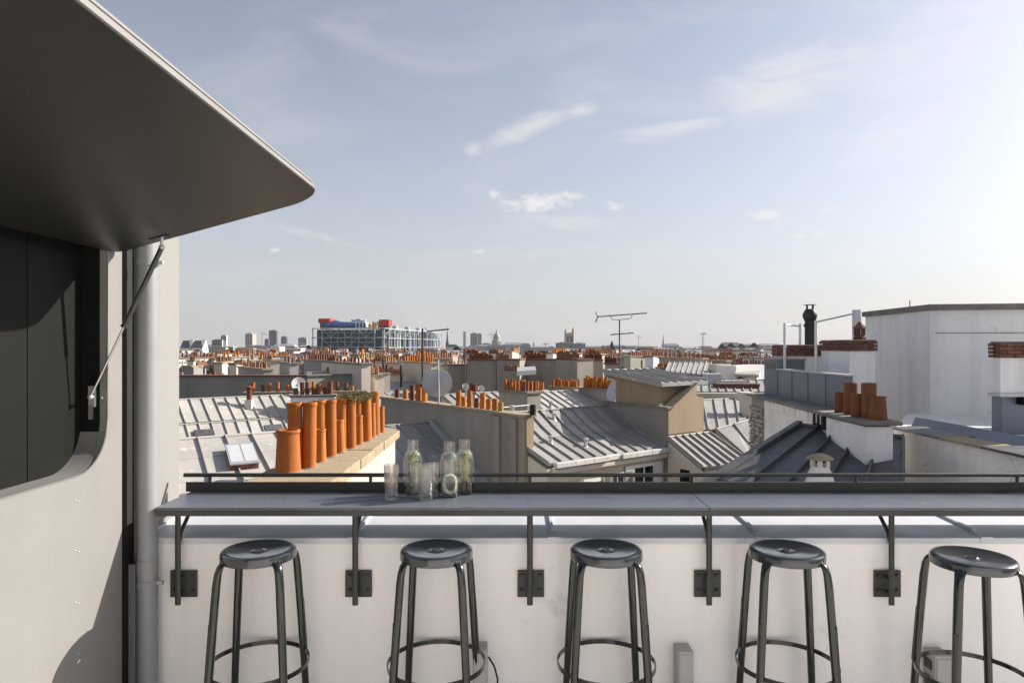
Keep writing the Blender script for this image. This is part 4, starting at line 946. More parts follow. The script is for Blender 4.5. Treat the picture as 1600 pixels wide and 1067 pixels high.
for px, Y, kd, r, h, mm in ((1312, 10.72, 'plain', .078, .33, 'pot_dark'), (1329.5, 10.45, 'plain', .104, .49, 'pot_dark'), (1339, 10.1, 'plain', .083, .345, 'pot_dark'), (1358, 9.98, 'plain', .106, .51, 'pot_dark'), (1371.5, 9.72, 'short', .128, .335, 'pot_dark')):
    inst('chimney_pot', pot_mesh(kd, MAT[mm]), rw, PX(px, Y, EYE - 1.056), (r, r, h), rot=(random.gauss(0, .015), random.gauss(0, .015), random.uniform(0, 6)))

zc = thing('zinc_parapet', 'blue-grey zinc clad parapet standing behind the rusty pots', 'wall', (5.6, 13, EYE - 1.05))
y = 11.25
while y < 14.85:
    M().box(5.50, 5.62, y, min(14.9, y + .72) - .006, EYE - 1.052, EYE - .50).build('zinc_sheet', MAT['zinc_blue'], zc, bevel=.004)
    M().box(5.488, 5.4995, y - .012, y + .008, EYE - 1.052, EYE - .495).build('seam', MAT['zinc_blue'], zc)
    y += .72
M().box(5.48, 5.66, 11.22, 14.2, EYE - .4995, EYE - .475).build('cap_strip', MAT['galv'], zc)
bx = M().box(5.52, 6.1, 14.22, 14.95, EYE - 1.05, EYE - .30).build('zinc_box', MAT['zinc_blue'], zc, bevel=.01)
M().box(5.5, 6.12, 14.20, 14.97, EYE - .2995, EYE - .27).build('box_lid', MAT['zinc'], bx)
M().box(5.511, 5.5195, 14.3, 14.85, EYE - .62, EYE - .36).build('recess', MAT['zinc_dark'], bx)

brick_me = M().box(-.5, .5, -.5, .5, -.5, .5).mesh('brick', MAT['brick'])
def brick_stack(label, x0, x1, y0, y1, z0, zc0, zt, courses, wm, over=.035):
    t = thing('chimney_stack', label, 'chimney', ((x0 + x1) / 2, (y0 + y1) / 2, EYE + z0)); r = random.Random(int(x0 * 100))
    M().box(x0, x1, y0, y1, EYE + z0, EYE + zc0).build('shaft', wm, t)
    M().box(x0 - over + .05, x1 + over - .05, y0 - over + .05, y1 + over - .05, EYE + zc0 + .001, EYE + zt - .012).build('cap_core', MAT['cement_cap'], t)
    ch = (zt - zc0) / courses
    for c in range(courses):
        z = EYE + zc0 + ch * (c + .5)
        for (ax, a0, a1, fix) in (('x', x0 - over, x1 + over, y0 - over + .05), ('x', x0 - over, x1 + over, y1 + over - .05), ('y', y0 - over + .1, y1 + over - .1, x0 - over + .05), ('y', y0 - over + .1, y1 + over - .1, x1 + over - .05)):
            n = max(2, round((a1 - a0) / .21)); w = (a1 - a0) / n; off = (c % 2) * .5 * w
            k = 0
            p = a0 - off
            while p < a1 - .02:
                lo, hi = max(a0, p), min(a1, p + w)
                if hi - lo > .03:
                    m_ = (lo + hi) / 2; j = r.uniform(-.006, .008)
                    if ax == 'x': inst('brick', brick_me, t, V(m_, fix + j, z), (hi - lo - .010, .1, ch - .009))
                    else: inst('brick', brick_me, t, V(fix + j, m_, z), (.1, hi - lo - .010, ch - .009))
                p += w
    M().box(x0 - over + .02, x1 + over - .02, y0 - over + .02, y1 + over - .02, EYE + zt - .010, EYE + zt + .02).build('mortar_bed', MAT['cement_cap'], t, bevel=.01)
    return t
brick_stack('white chimney block with brick cap under the ball-shaped metal cowl', 5.75, 6.66, 14.25, 15.0, -1.04, -.22, .0, 3, MAT['plaster_clean'])
sb = brick_stack('larger white chimney block with brick cap carrying the red lantern pot', 6.23, 6.70, 12.6, 13.75, -1.3, -.10, .09, 3, MAT['plaster_clean'])
# red lantern-shaped pot
lp = thing('lantern_pot', 'red clay lantern-shaped chimney pot beside the tall white building', 'chimney pot', (6.62, 13.0, EYE + .11))
M().lathe([(.11, 0), (.11, .05), (.09, .06), (.09, .08), (0, .08)], 8, (6.62, 13.0, EYE + .11)).build('base', MAT['brick'], lp)
for k in range(5):
    a = k * 6.283 / 5; M().box(-.022, .022, -.022, .022, 0, .14).build('post', MAT['brick'], lp).location = V(math.cos(a) * .075, math.sin(a) * .075, .08) + V(6.62, 13.0, EYE + .11)
M().lathe([(.13, .22), (.12, .24), (.05, .30), (.03, .34), (0, .345)], 8, (6.62, 13.0, EYE + .11)).build('hood', MAT['brick'], lp)
# metal flue with ball cowl
bf = thing('metal_flue', 'sooty metal flue with a ball-shaped cowl on the skyline', 'flue', (6.45, 14.6, EYE))
o = V(P(1265.5, 0, 14.6).x, 14.6, EYE)
M().lathe([(.105, .02), (.105, .40), (.125, .40), (.125, .46), (.105, .46), (.105, .52), (.12, .54)], 18, o).build('pipe', MAT['sooty_metal'], bf, smooth=35)
M().lathe([(.10, .52), (.135, .58), (.15, .64), (.135, .70), (.10, .76), (.09, .78)], 18, o).build('ball', MAT['sooty_metal'], bf, smooth=60)
for k in range(4):
    a = k * 1.571 + .4; c = o + V(math.cos(a) * .08, math.sin(a) * .08, 0); M().box(c.x - .015, c.x + .015, c.y - .015, c.y + .015, o.z + .775, o.z + .87).build('prong', MAT['black_metal'], bf)
M().lathe([(.0, .885), (.13, .875), (.14, .868), (.0, .868)], 18, o).build('lid', MAT['black_metal'], bf, smooth=40)
# white guard frames
def frame(label, a, b, y0, y1, z0, za, zb, thick_b=.02):
    t = thing('guard_frame', label, 'guard frame', (a, y0, EYE + z0))
    M().tube([V(a, y0, EYE + z0), V(a, y0, EYE + za)], .028, 10).build('post', MAT['white_paint'], t, smooth=50)
    M().tube([V(b, y1, EYE + z0), V(b, y1, EYE + zb)], thick_b, 14).build('post', MAT['galv'] if thick_b > .03 else MAT['white_paint'], t, smooth=50)
    M().tube([V(a, y0, EYE + za - .03), V(b, y1, EYE + zb - .06)], .016, 8).build('crossbar', MAT['galv'], t, smooth=50)
frame('small white tube frame left of the ball-cowled flue', P(1223, 0, 14.3).x, P(1250, 0, 14.5).x, 14.2, 14.5, -.5, .47, .47, .026)
frame('long tube frame with thick grey post between flue and white building', P(1275, 0, 13.6).x, P(1339, 0, 13.4).x, 13.6, 13.4, -.6, .50, .70, .085)
# tall white building
wb = thing('white_building', 'tall plain white rooftop building at the right edge with dark cornice', 'building', (9, 14, GROUND))
pts = [(7.96, 13.0), (13.5, 11.9), (14.5, 17.5), (8.23, 15.9)]
M().prism([R(x, y, .67) for x, y in pts], GROUND).build('walls', MAT['plaster_clean'], wb)
M().extr([R(x + dx, y + dy, .785) for (x, y), dx, dy in zip(pts, (-.07, .05, .05, -.07), (-.08, -.08, .05, .05))], V(0, 0, -.114)).build('cornice', MAT['cement_cap'], wb, bevel=.02)
d_ = V(5.54, -1.1, 0).normalized(); n_ = V(d_.y, -d_.x, 0)
M().obox(R(7.96, 13.0, .24) + d_ * 2.3 + n_ * .004, d_ * 2.2, n_ * .008, V(0, 0, .006)).build('string_course', MAT['cement_cap'], wb)
M().obox(R(7.965, 12.985, -.4), d_ * .02, n_ * .012, V(0, 0, 1.05)).build('corner_bead', MAT['plaster_clean'], wb)
M().tube([R(8.1, 13.9, .78), R(8.1, 13.9, .92)], .01, 6).build('spike', MAT['black_metal'], wb)
# terrace wall
tw = thing('terrace_wall', 'low white terrace wall at the lower right, zinc coping with a painted sunlit patch', 'wall', (7, 9, GROUND))
M().prism([R(5.99, 5.5, -1.30), R(13, 5.5, -1.30), R(13, 13.6, -1.30), R(7.9, 13.6, -1.30), R(6.6, 11.6, -1.30), R(5.95, 10.64, -1.30)], GROUND).build('wall', MAT['plaster_white'], tw)
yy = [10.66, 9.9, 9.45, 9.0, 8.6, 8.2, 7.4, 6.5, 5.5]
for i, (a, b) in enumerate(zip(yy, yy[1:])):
    lit = 2 <= i <= 3  # sunlit stretch put into slab colour: sandy instead of dark zinc
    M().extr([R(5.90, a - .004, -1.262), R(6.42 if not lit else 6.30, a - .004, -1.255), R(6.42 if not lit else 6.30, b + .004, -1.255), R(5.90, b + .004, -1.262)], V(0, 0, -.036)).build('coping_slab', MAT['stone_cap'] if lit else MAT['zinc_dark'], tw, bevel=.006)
M().box(5.955, 5.986, 5.5, 10.5, EYE - 1.62, EYE - 1.585).build('ledge', MAT['plaster_white'], tw)
M().extr([R(6.43, 11.0, -1.298), R(6.43, 8.3, -1.298), R(6.62, 8.3, -1.17), R(6.62, 11.2, -1.17)], V(.03, 0, -.02)).build('flashing', MAT['zinc_blue'], tw)
# chimney at the right edge
rc = brick_stack('white chimney with crumbling brick cap on a zinc base, cut by the right edge', 7.14, 7.75, 9.98, 10.16, -.74, -.18, .04, 4, MAT['plaster_clean'])
M().box(7.19, 7.9, 10.02, 10.24, EYE - 1.299, EYE - .741).build('base', MAT['zinc_blue'], rc, bevel=.01)
M().box(7.11, 7.79, 9.94, 10.2, EYE - .745, EYE - .70).build('base_cap', MAT['galv'], rc)
M().box(7.40, 7.54, 9.87, 10.015, EYE - .86, EYE - .76).build('lamp_box', MAT['paint_dark'], rc)
# zinc roof turned from the sun, its shade put into the dark colour
h9 = thing('zinc_roofed_house', 'shade-darkened zinc roof running down from the cracked white wall', 'house', (4, 9.5, GROUND))
p0 = R(4.92, 11.3, -1.334) - nv * .15; A = p0 + nv * 1.62 + V(0, 0, -.032); B = p0; dn = -ev * 4.6 + V(0, 0, -.27 * 4.6); D_ = B + dn + nv * 3.54 + V(0, 0, -.07)
M().prism([p - V(0, 0, .1) for p in (A, B, B + dn, D_)], GROUND).build('walls', MAT['plaster_white'], h9)
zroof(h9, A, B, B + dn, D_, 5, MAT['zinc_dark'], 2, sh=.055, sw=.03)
M().obox(p0 + dn * .5 + V(0, 0, .05) - nv * .02, dn * .5, nv * .05, V(0, 0, .03)).build('verge_roll', MAT['zinc_dark'], h9)
cw = thing('chimney_cowl', 'white conical chimney cowl with rusty cap on the shade-darkened zinc roof', 'chimney', (3.69, 8.2, EYE - 2.25))
o = V(3.70, 8.2, EYE)
M().lathe([(.20, -2.3), (.185, -1.75), (.172, -1.66), (.135, -1.53), (.105, -1.47), (.10, -1.445), (0, -1.445)], 24, o).build('cone', MAT['plaster_white'], cw, smooth=40)
for k in range(5):
    a = k * 6.283 / 5 + .5; M().obox(o + V(math.cos(a) * .085, math.sin(a) * .085, -1.40), V(.022, 0, 0), V(0, .022, 0), V(0, 0, .046)).build('post', MAT['plaster_white'], cw)
M().lathe([(0, -1.40), (.06, -1.40), (.06, -1.35), (.0, -1.35)], 10, o).build('flue_mouth', MAT['soot'], cw)
M().lathe([(0, -1.362), (.15, -1.362), (.158, -1.352), (.11, -1.318), (.04, -1.295), (0, -1.293)], 24, o).build('cap', MAT['stone_cap'], cw, smooth=40)

# taller unseen block added past the right edge to cast shade on the roofs there
sbk = thing('shade_block', 'unseen tall rendered block added beyond the right edge, shading the roofs there', 'building', (11, 11.2, GROUND))
M().box(9.6, 11.6, 10.65, 11.6, GROUND, EYE + 3.0).build('walls', MAT['plaster_clean'], sbk)
M().box(9.53, 11.67, 10.57, 11.63, EYE + 3.001, EYE + 3.12).build('cornice', MAT['cement_cap'], sbk)
# ------------------------------------------------------------------ the city behind
LAND = [(385, 'the twin-toned tower'), (426, 'the dark slab tower'), (545, 'the white-framed museum'), (640, 'the museum pipe side'),
        (699, 'the dark spire'), (743, 'the twin tower block'), (776, 'the domed church'), (889, 'the square stone tower'), (968, 'the large antenna'), (1037, 'the slender steeple'), (1120, 'the horizon trees'), (1190, 'the zinc parapet')]
USED = set()
def far_label(px, Y, wall, roof, npots, extra=''):
    lx, nm = min(LAND, key=lambda t: abs(t[0] - px))
    rel = 'below' if abs(px - lx) < 14 else ('left of' if px < lx else 'right of')
    dist = 'near' if Y < 75 else 'mid-distance' if Y < 160 else 'far' if Y < 330 else 'very far'
    cands = ['%s %s house with %s, %s %s' % (dist, wall, roof, rel, nm)]
    for w in ('small', 'broad', 'plain', 'weathered', 'half-hidden', 'squat', 'low', 'tall', 'narrow', 'crowded', 'faded', 'shadowed'):
        cands.append('%s %s %s house with %s, %s %s' % (w, dist, wall, roof, rel, nm))
    for c in cands:
        if c not in USED and len(c.replace(',', '').split()) <= 16: USED.add(c); return c
    for w in ('small', 'plain', 'low', 'tall', 'pale', 'dim', 'narrow', 'broad'):
        c = '%s %s house among chimneys, %s %s' % (w, wall, rel, nm)
        if c not in USED: USED.add(c); return c
    return cands[0]
WALLS = [('cream', 'plaster_cream'), ('white', 'white_far'), ('grey', 'grey_far'), ('stone', 'stone_far')]
def city_house(cx, cy, w, d, ang, zr, rnd, detail=True):
    """house with its own walls, double-pitched roof, gable chimneys with pots, dormers"""
    e = V(math.cos(ang), math.sin(ang), 0); n = V(e.y, -e.x, 0)          # n faces the viewer
    wn, wm = rnd.choices(WALLS, (4, 5, 2, 3))[0]
    rn, rm = rnd.choices([('a zinc roof', 'zinc_far'), ('a dark slate roof', 'slate')], (4, 1.3))[0]
    px = 800 + cx / cy * F
    mans = rnd.uniform(1.6, 2.6); flat = rnd.uniform(.5, 1.1); ze = zr - flat - mans
    c = V(cx, cy, 0); Z = lambda k: V(0, 0, EYE + k)
    ch = []
    for sd in (-1, 1):
        if rnd.random() < .75: ch.append((sd * (w / 2 - .3), rnd.uniform(.45, .9), rnd.uniform(.4, 1.3)))
    if w > 13 and rnd.random() < .6: ch.append((rnd.uniform(-.2, .2) * w, rnd.uniform(.3, .6), rnd.uniform(.3, 1.0)))
    if cy < 240:
        for k in range(rnd.randint(1, 3)): ch.append((rnd.uniform(-.42, .42) * w, rnd.uniform(.12, .25), rnd.uniform(.1, 1.1)))
    plan = [(o, f, up, rnd.randint(7, 13) if d * f > 3.5 else rnd.randint(2, 5)) for o, f, up in ch]
    npots = sum(p[3] for p in plan)
    t = thing('city_house', far_label(px, cy, wn, rn, npots), 'house', (cx, cy, GROUND), 'houses of the city behind')
    q = [c - e * w / 2 + n * d / 2, c + e * w / 2 + n * d / 2, c + e * w / 2 - n * d / 2, c - e * w / 2 - n * d / 2]
    M().prism([p + Z(ze) for p in q], GROUND).build('walls', MAT[wm], t)
    i1 = d / 2 - .9; i0 = d / 2 + .1
    # steep lower slope + shallow upper slope, both sides
    m = M(); m2 = M(); hw = w / 2 - .02
    a = [c + e * s * hw + n * k + Z(z) for s in (-1, 1) for k, z in ((i0, ze), (i1, zr - flat), (0, zr), (-i1, zr - flat), (-i0, ze))]
    m.add([a[0], a[5], a[6], a[1], a[4], a[9], a[8], a[3]], [(0, 1, 2, 3), (5, 4, 7, 6)])
    m.add([a[i] for i in (0, 1, 2, 3, 4)], [(0, 1, 2, 3, 4)]); m.add([a[i] for i in (5, 6, 7, 8, 9)], [(4, 3, 2, 1, 0)])
    lo = m.build('mansard', MAT['slate'] if rnd.random() < .35 else MAT[rm], t)
    m2.add([a[1] + Z(.02 - EYE), a[6] + Z(.02 - EYE), a[7] + Z(.02 - EYE), a[2] + Z(.02 - EYE), a[8] + Z(.02 - EYE), a[3] + Z(.02 - EYE)], [(0, 1, 2, 3), (3, 2, 4, 5)])
    up = m2.build('roof', MAT[rm], t)
    if cy < 130:
        k = int(w / (.7 if cy < 80 else 1.1)); ms = M()
        for i in range(1, k):
            s = -hw + 2 * hw * i / k
            for b0, b1 in ((c + e * s + n * i1 + Z(zr - flat + .03), c + e * s + Z(zr + .03)),):
                ms.obox((b0 + b1) / 2, e * .03, (b1 - b0) / 2, V(0, 0, .035))
        ms.build('seams', MAT['zinc_far'], up, kind='stuff')
    if cy < 260:
        nd = rnd.randint(0, max(1, int(w / 3.2)))
        for i in range(nd):
            s = -hw + 2 * hw * (i + .5) / nd + rnd.uniform(-.3, .3); zc = ze + mans * .45
            b = c + e * s + n * (i0 - .25) + Z(zc)
            dm = M().obox(b - n * .35, e * .55, n * .55, V(0, 0, .75)).build('dormer', MAT[rnd.choice(['white_far', 'zinc_far'])], t)
            M().obox(b + n * .21, e * .34, n * .012, V(0, 0, .55)).build('pane', MAT['glass_dark'], dm)
    cm = rnd.choice([wm, 'plaster_cream', 'grey_far', 'stone_far', 'white_far', 'grey_far'])
    for k, (o, f, upz, n_) in enumerate(plan):
        ln = d * f; off = rnd.uniform(-.5, .5) * (d - ln) * .8; b = c + e * o + n * off
        zt = zr + upz; st = M().obox(b + Z((zt + ze) / 2), e * .27, n * ln / 2, V(0, 0, (zt - ze) / 2)).build('chimney', MAT[cm], t)
        M().obox(b + Z(zt + .05), e * .34, n * (ln / 2 + .08), V(0, 0, .05)).build('cap', MAT[rnd.choice(['cement_cap', 'stone_cap', 'cement_cap', 'brick'])], st)
        pots_joined(st, b - n * ln * .45, b + n * ln * .45, n_, .085 if cy < 130 else .12, rnd.uniform(.28, .55), EYE + zt + .1, rnd.random(), MAT[rnd.choice(['pot_far', 'pot_far', 'pot_far', 'pot_dark', 'pot'])])
    for k in range(rnd.randint(1, 4) if cy < 200 else 0):
        b = c + e * rnd.uniform(-.45, .45) * w + n * rnd.uniform(.0, .4) * d; hh = rnd.uniform(.5, 1.3)
        M().tube([b + Z(zr - .8), b + Z(zr + hh)], .06, 6).build('vent_pipe', MAT[rnd.choice(['galv', 'soot', 'pot_dark'])], t)
    for k in range(rnd.randint(1, 3) if cy < 130 else 0):
        s = rnd.uniform(-.4, .4) * w; f_ = rnd.uniform(.3, .7); b = c + e * s + n * i1 * f_ + Z(zr - flat * f_ + .06)
        M().obox(b, e * .4, n * .5 + V(0, 0, -.5 * flat / i1), V(0, 0, .05)).build('roof_window', MAT['glass_dark' if rnd.random() < .6 else 'white_far'], t)
    if cy < 300 and rnd.random() < .75:
        b = c + e * rnd.uniform(-.35, .35) * w + n * rnd.uniform(0, .3) * d
        M().obox(b + Z(zr + .05), e * rnd.uniform(.5, 1.2), n * .5, V(0, 0, rnd.uniform(.25, .6))).build('roof_box', MAT[rnd.choice(['white_far', 'galv', 'zinc_far'])], t, bevel=.03)
    return t
rnd = random.Random(2024)
rows = [(46, 5.6, 8.5, 2.0, 2.9), (55, 6, 8, 1.9, 2.8), (66, 6.5, 9, 1.9, 3.0), (80, 7.2, 10, 1.8, 3.0), (98, 8.5, 11, 1.7, 3.2), (122, 10, 12, 1.6, 3.6), (175, 13, 14, 1.8, 4.0), (225, 14, 15, 2.0, 4.5), (290, 16, 16, 2.2, 5.0), (375, 18, 17, 2.0, 5.5), (470, 21, 18, 1.5, 5.5)]
for k, (Y, w, d, z0, z1) in enumerate(rows):
    xl = ((110 if Y < 300 else 200) - 800) / F * Y; xr = (1262 - 800) / F * Y
    x = xl + rnd.uniform(0, w * .6)
    while x < xr:
        ww = w * rnd.uniform(.75, 1.2); px = 800 + (x + ww / 2) / Y * F
        ang = rnd.choice([37, 37, 37, -14, 8]) + rnd.uniform(-5, 5)
        y = Y + rnd.uniform(-.08, .10) * Y
        zr = -rnd.uniform(z0, z1)
        if 700 < px < 950 and Y < 60: zr -= .4
        if Y > 430 and 470 < px < 700: zr -= 3.5
        city_house(x + ww / 2, y, ww, d * rnd.uniform(.8, 1.15), math.radians(ang), zr, rnd)
        x += ww * rnd.uniform(.92, 1.12)

# ------------------------------------------------------------------ chosen larger pieces of the middle distance
def cstack(px0, px1, py, Y, n, hpx, wm, label, below=26, dy=.0, cap='stone_cap', pm='pot_far'):
    a = P(px0, py, Y); b = P(px1, py, Y + dy * Y)
    t = thing('chimney_stack', label, 'chimney', ((a.x + b.x) / 2, (a.y + b.y) / 2, GROUND), 'chimney walls of the middle distance')
    M().wallbox(a.xy, b.xy, .7, GROUND, a.z - .1).build('wall', MAT[wm], t)
    M().wallbox((a.x - .08, a.y - .08), (b.x + .08, b.y - .08), .86, a.z - .099, a.z).build('cap', MAT[cap], t)
    d = V(0, .35, 0)
    pots_joined(t, a + d, b + d, n, .10 * Y / 60 + .03, hpx * Y / F, a.z, px0, MAT[pm])
    return t
cstack(300, 349, 562, 60, 16, 6.5, 'grey_far', 'long slab of small orange pots at the far left, first above the dark grey wall', cap='stone_cap')
cstack(350, 375, 563, 52, 0, 6, 'grey_far', 'dark grey chimney block without pots, second from the left skyline', cap='brick')
cstack(384, 411, 562, 50, 2, 8, 'grey_far', 'dark grey chimney block right of the potless one', dy=.03)
cstack(412, 422, 561, 50, 4, 7, 'plaster_cream', 'narrow sunlit cream chimney with orange pots below the dark slab tower', dy=-.05)
cstack(470, 503, 561, 58, 10, 7, 'grey_far', 'chimney wall with brown pots left below the museum block', dy=.02, cap='cement_cap')
cstack(508, 541, 584, 43, 9, 11, 'plaster_cream', 'low chimney wall with uneven orange pots above the lighter grey wall')
cstack(519, 544, 557, 72, 5, 6, 'stone_far', 'pale stone chimney block below the middle of the museum block', dy=.05)
cstack(557, 590, 560, 58, 9, 7, 'plaster_cream', 'cream chimney wall with mossy pots below the museum block', dy=.05, pm='pot_moss')
cstack(596, 640, 561, 56, 13, 8, 'grey_far', 'chimney wall with brown pots below the red box at the museum corner', cap='cement_cap')
cstack(588, 627, 584, 44, 10, 11, 'plaster_cream', 'chimney row of orange pots just left of the dark antenna mast')
cstack(668, 706, 559, 52, 10, 9, 'grey_far', 'dark chimney wall with ochre pots below the thin church spire', dy=.02)
cstack(985, 1018, 556, 55, 11, 8, 'stone_far', 'stone chimney wall crowded with pots right of the television antenna', dy=.03)
cstack(1021, 1046, 556, 52, 6, 6, 'white_far', 'white chimney block with brown pots below the slender steeple', dy=.04, cap='brick')
cstack(1084, 1152, 562, 62, 22, 8, 'grey_far', 'long low wall of red and ochre pots left of the blue-grey parapet', dy=.02)
cstack(1108, 1122, 569, 40, 0, 6, 'plaster_cream', 'cream chimney block without pots in front of the long pot wall', dy=-.02, cap='plaster_cream')
rr = random.Random(31)
for i in range(58):      # crowd of small stacks between the larger ones
    Y = rr.choice([43, 47, 52, 58, 66, 75, 86, 98, 115]) * rr.uniform(.96, 1.04); px = 286 + 900 * (i + rr.uniform(0, 1)) / 58; wpx = rr.uniform(7, 24)
    py = 540 + rr.uniform(.85, 1.75) * F / Y
    if 705 < px < 950 and py > 556: py = rr.uniform(549, 556); Y = rr.uniform(52, 90)
    n_ = rr.randint(2, 8); wm = rr.choice(['grey_far', 'plaster_cream', 'white_far', 'stone_far', 'white_far', 'plaster_cream', 'brick']); lx, nm = min(LAND, key=lambda t: abs(t[0] - px))
    lab = None
    for w in ('slim' if wpx < 12 else 'broad', 'small', 'squat', 'weathered', 'plain', 'stubby', 'low', 'faded', 'sooty', 'rough'):
        lab = '%s %s chimney with pots, %s %s' % (w, {'grey_far': 'grey', 'plaster_cream': 'cream', 'white_far': 'white', 'stone_far': 'stone', 'brick': 'brick'}[wm], 'left of' if px < lx else 'right of', nm)
        if lab not in USED: break
    USED.add(lab)
    cstack(px - wpx / 2, px + wpx / 2, py, Y, n_, rr.uniform(.25, .5) * F / Y, wm, lab, dy=rr.choice([0, .02, -.015]), cap=rr.choice(['cement_cap', 'stone_cap', 'brick']), pm=rr.choice(['pot_far', 'pot_far', 'pot_dark', 'pot']))
# white rooftop hut and low roofs on the right of the tan block
ht = thing('rooftop_hut', 'low white rooftop hut with a small dark window right of the tan block', 'hut', (12, 36, GROUND))
M().prism([P(1120, 571, 36), P(1150, 571, 36), P(1150, 571, 36) + ev * 3, P(1120, 571, 36) + ev * 3], GROUND).build('walls', MAT['white_far'], ht)
M().prism([P(1150, 583, 35.6), P(1182, 584, 35.2), P(1190, 580, 38), P(1152, 576, 38)], GROUND).build('annex', MAT['plaster_cream'], ht)
M().slab([P(1147, 577, 37.5), P(1188, 574, 38.6), P(1186, 586, 35.0), P(1148, 584, 35.2)], .12).build('roof', MAT['zinc'], ht)
M().box(P(1153, 0, 35.3).x, P(1160, 0, 35.3).x, 35.2, 35.5, EYE - 1.85, EYE - 1.6).build('window', MAT['glass_dark'], ht)
h10 = thing('zinc_roofed_house', 'pale zinc roofs with grey duct boxes just behind the tan block, right', 'house', (11, 33, GROUND))
A, B, C, D = P(1085, 592, 32.5), P(1195, 594, 32.0), P(1200, 612, 28.8), P(1085, 612, 28.6)
M().prism([p - V(0, 0, .12) for p in (A, B, C, D)], GROUND).build('walls', MAT['plaster_cream'], h10)
zroof(h10, A, B, C, D, 9, MAT['zinc'], 1, sh=.05, sw=.03)
M().obox(P(1113, 598, 31), V(.35, 0, 0), V(0, .3, 0), V(0, 0, .42)).build('duct_box', MAT['dish'], h10, bevel=.02)
M().obox(P(1140, 599, 31), V(.75, 0, 0), V(0, .22, 0), V(0, 0, .14)).build('duct', MAT['galv'], h10, bevel=.02)
M().obox(P(1150, 606, 30), V(.9, 0, 0), V(0, .4, 0), V(0, 0, .20)).build('shed', MAT['brick'], h10)
hs = thing('zinc_roofed_house', 'folded pale zinc roofs directly behind the tan block roof', 'house', (10, 44, GROUND))
A, B, C, D = P(1046, 566, 46), P(1112, 566, 45), P(1106, 586, 38), P(1040, 580, 39)
M().prism([p - V(0, 0, .12) for p in (A, B, C, D)], GROUND).build('walls', MAT['white_far'], hs)
zroof(hs, A, B, C, D, 8, MAT['zinc'], 1, sh=.06, sw=.035)

# ------------------------------------------------------------------ skyline
def block(name, label, cat, px0, px1, py, Y, m, depth=.6, turn=0.0, bands=0, wmat='glass_dark', win=None):
    a = P(px0, py, Y); b = P(px1, py, Y + turn * (px1 - px0) * Y / F)
    t = thing(name, label, cat, ((a.x + b.x) / 2, Y, GROUND))
    th = (b.x - a.x) * depth
    M().wallbox(a.xy, b.xy, th, GROUND, a.z).build('walls', MAT[m], t)
    M().wallbox(a.lerp(b, .2).xy + Vector((0, th * .3)), a.lerp(b, .75).xy + Vector((0, th * .3)), th * .4, a.z, a.z + 1.2 * Y / F).build('roof_plant', MAT['grey_far'], t)
    if win:
        nx, nz, zb = win; w = b.x - a.x
        for j in range(nz):
            for i in range(nx):
                c = a.lerp(b, (i + .5) / nx); z = a.z - (j + .6) * zb
                M().box(c.x - w / nx * .3, c.x + w / nx * .3, c.y - .4, c.y - .02, z - zb * .3, z + zb * .25).build('window', MAT[wmat], t)
    return t
block('tower_block', 'dark and tan twin-toned tower on the left skyline', 'tower', 383, 394.5, 521.5, 2200, 'stone_far', .6, -.5, win=(3, 4, 8.5))
block('tower_block', 'tallest dark slab tower on the left skyline', 'tower', 420, 432, 516.5, 2600, 'tower_dark', .5, 0, win=(4, 4, 9))
block('tower_block', 'lower dark tower right of the tallest slab tower', 'tower', 439, 447.5, 526, 2500, 'tower_dark', .8)
block('tower_block', 'small dark annexe tower left of the tallest slab tower', 'tower', 413.5, 419.5, 530, 2400, 'tower_dark', .8)
block('tower_block', 'pale hazy slab block left of the museum block', 'tower', 466, 479, 528, 2600, 'grey_far', .4, win=(4, 2, 8))
block('tower_block', 'pale twin tower block right of the thin dark spire', 'tower', 735, 746, 521, 1900, 'stone_far', .5, .1, win=(3, 4, 7))
block('tower_block', 'narrow pale tower joined to the twin tower block', 'tower', 746.5, 752.5, 521.5, 1930, 'grey_far', .8, .1)
block('apartment_block', 'stepped white apartment block on the far left skyline', 'building', 331, 347, 531, 900, 'stone_far', .5, 0, win=(5, 2, 3.2))
block('apartment_block', 'white upper storey of the stepped apartment block, far left', 'building', 345, 354, 524.5, 905, 'white_far', .5, 0, win=(2, 2, 3.0))
block('apartment_block', 'bright white gable building below the dark slab tower', 'building', 422, 437, 542, 330, 'white_far', .8, -.35)
block('apartment_block', 'bright white terrace building right of the white gable', 'building', 441, 470, 544, 420, 'white_far', .6, -.2, win=(5, 2, 2.6))
block('apartment_block', 'brown flat block just below the square stone tower', 'building', 869, 897, 535.5, 1150, 'stone_far', .5, 0, win=(6, 2, 4))
block('apartment_block', 'cream flat block right of the square stone tower', 'building', 897, 915, 536.5, 1100, 'plaster_cream', .5, 0, win=(4, 2, 4))
block('apartment_block', 'pale green-roofed flat building right of the slender steeple', 'building', 1186, 1210, 543, 500, 'plaster_cream', .5, 0, win=(5, 1, 2.6))
block('apartment_block', 'long dark roofed block below the distant green trees', 'building', 1128, 1168, 541.5, 700, 'slate', .3)
block('apartment_block', 'long grey horizon block right of the domed church', 'building', 785, 805, 538, 1500, 'grey_far', .4, 0, win=(6, 1, 4))
block('apartment_block', 'low grey horizon block left of the domed church', 'building', 752, 768, 537, 1700, 'stone_far', .4, 0, win=(5, 1, 4))
block('apartment_block', 'brown mansard block under the grey domed church', 'building', 762, 790, 540, 900, 'slate', .5, 0)
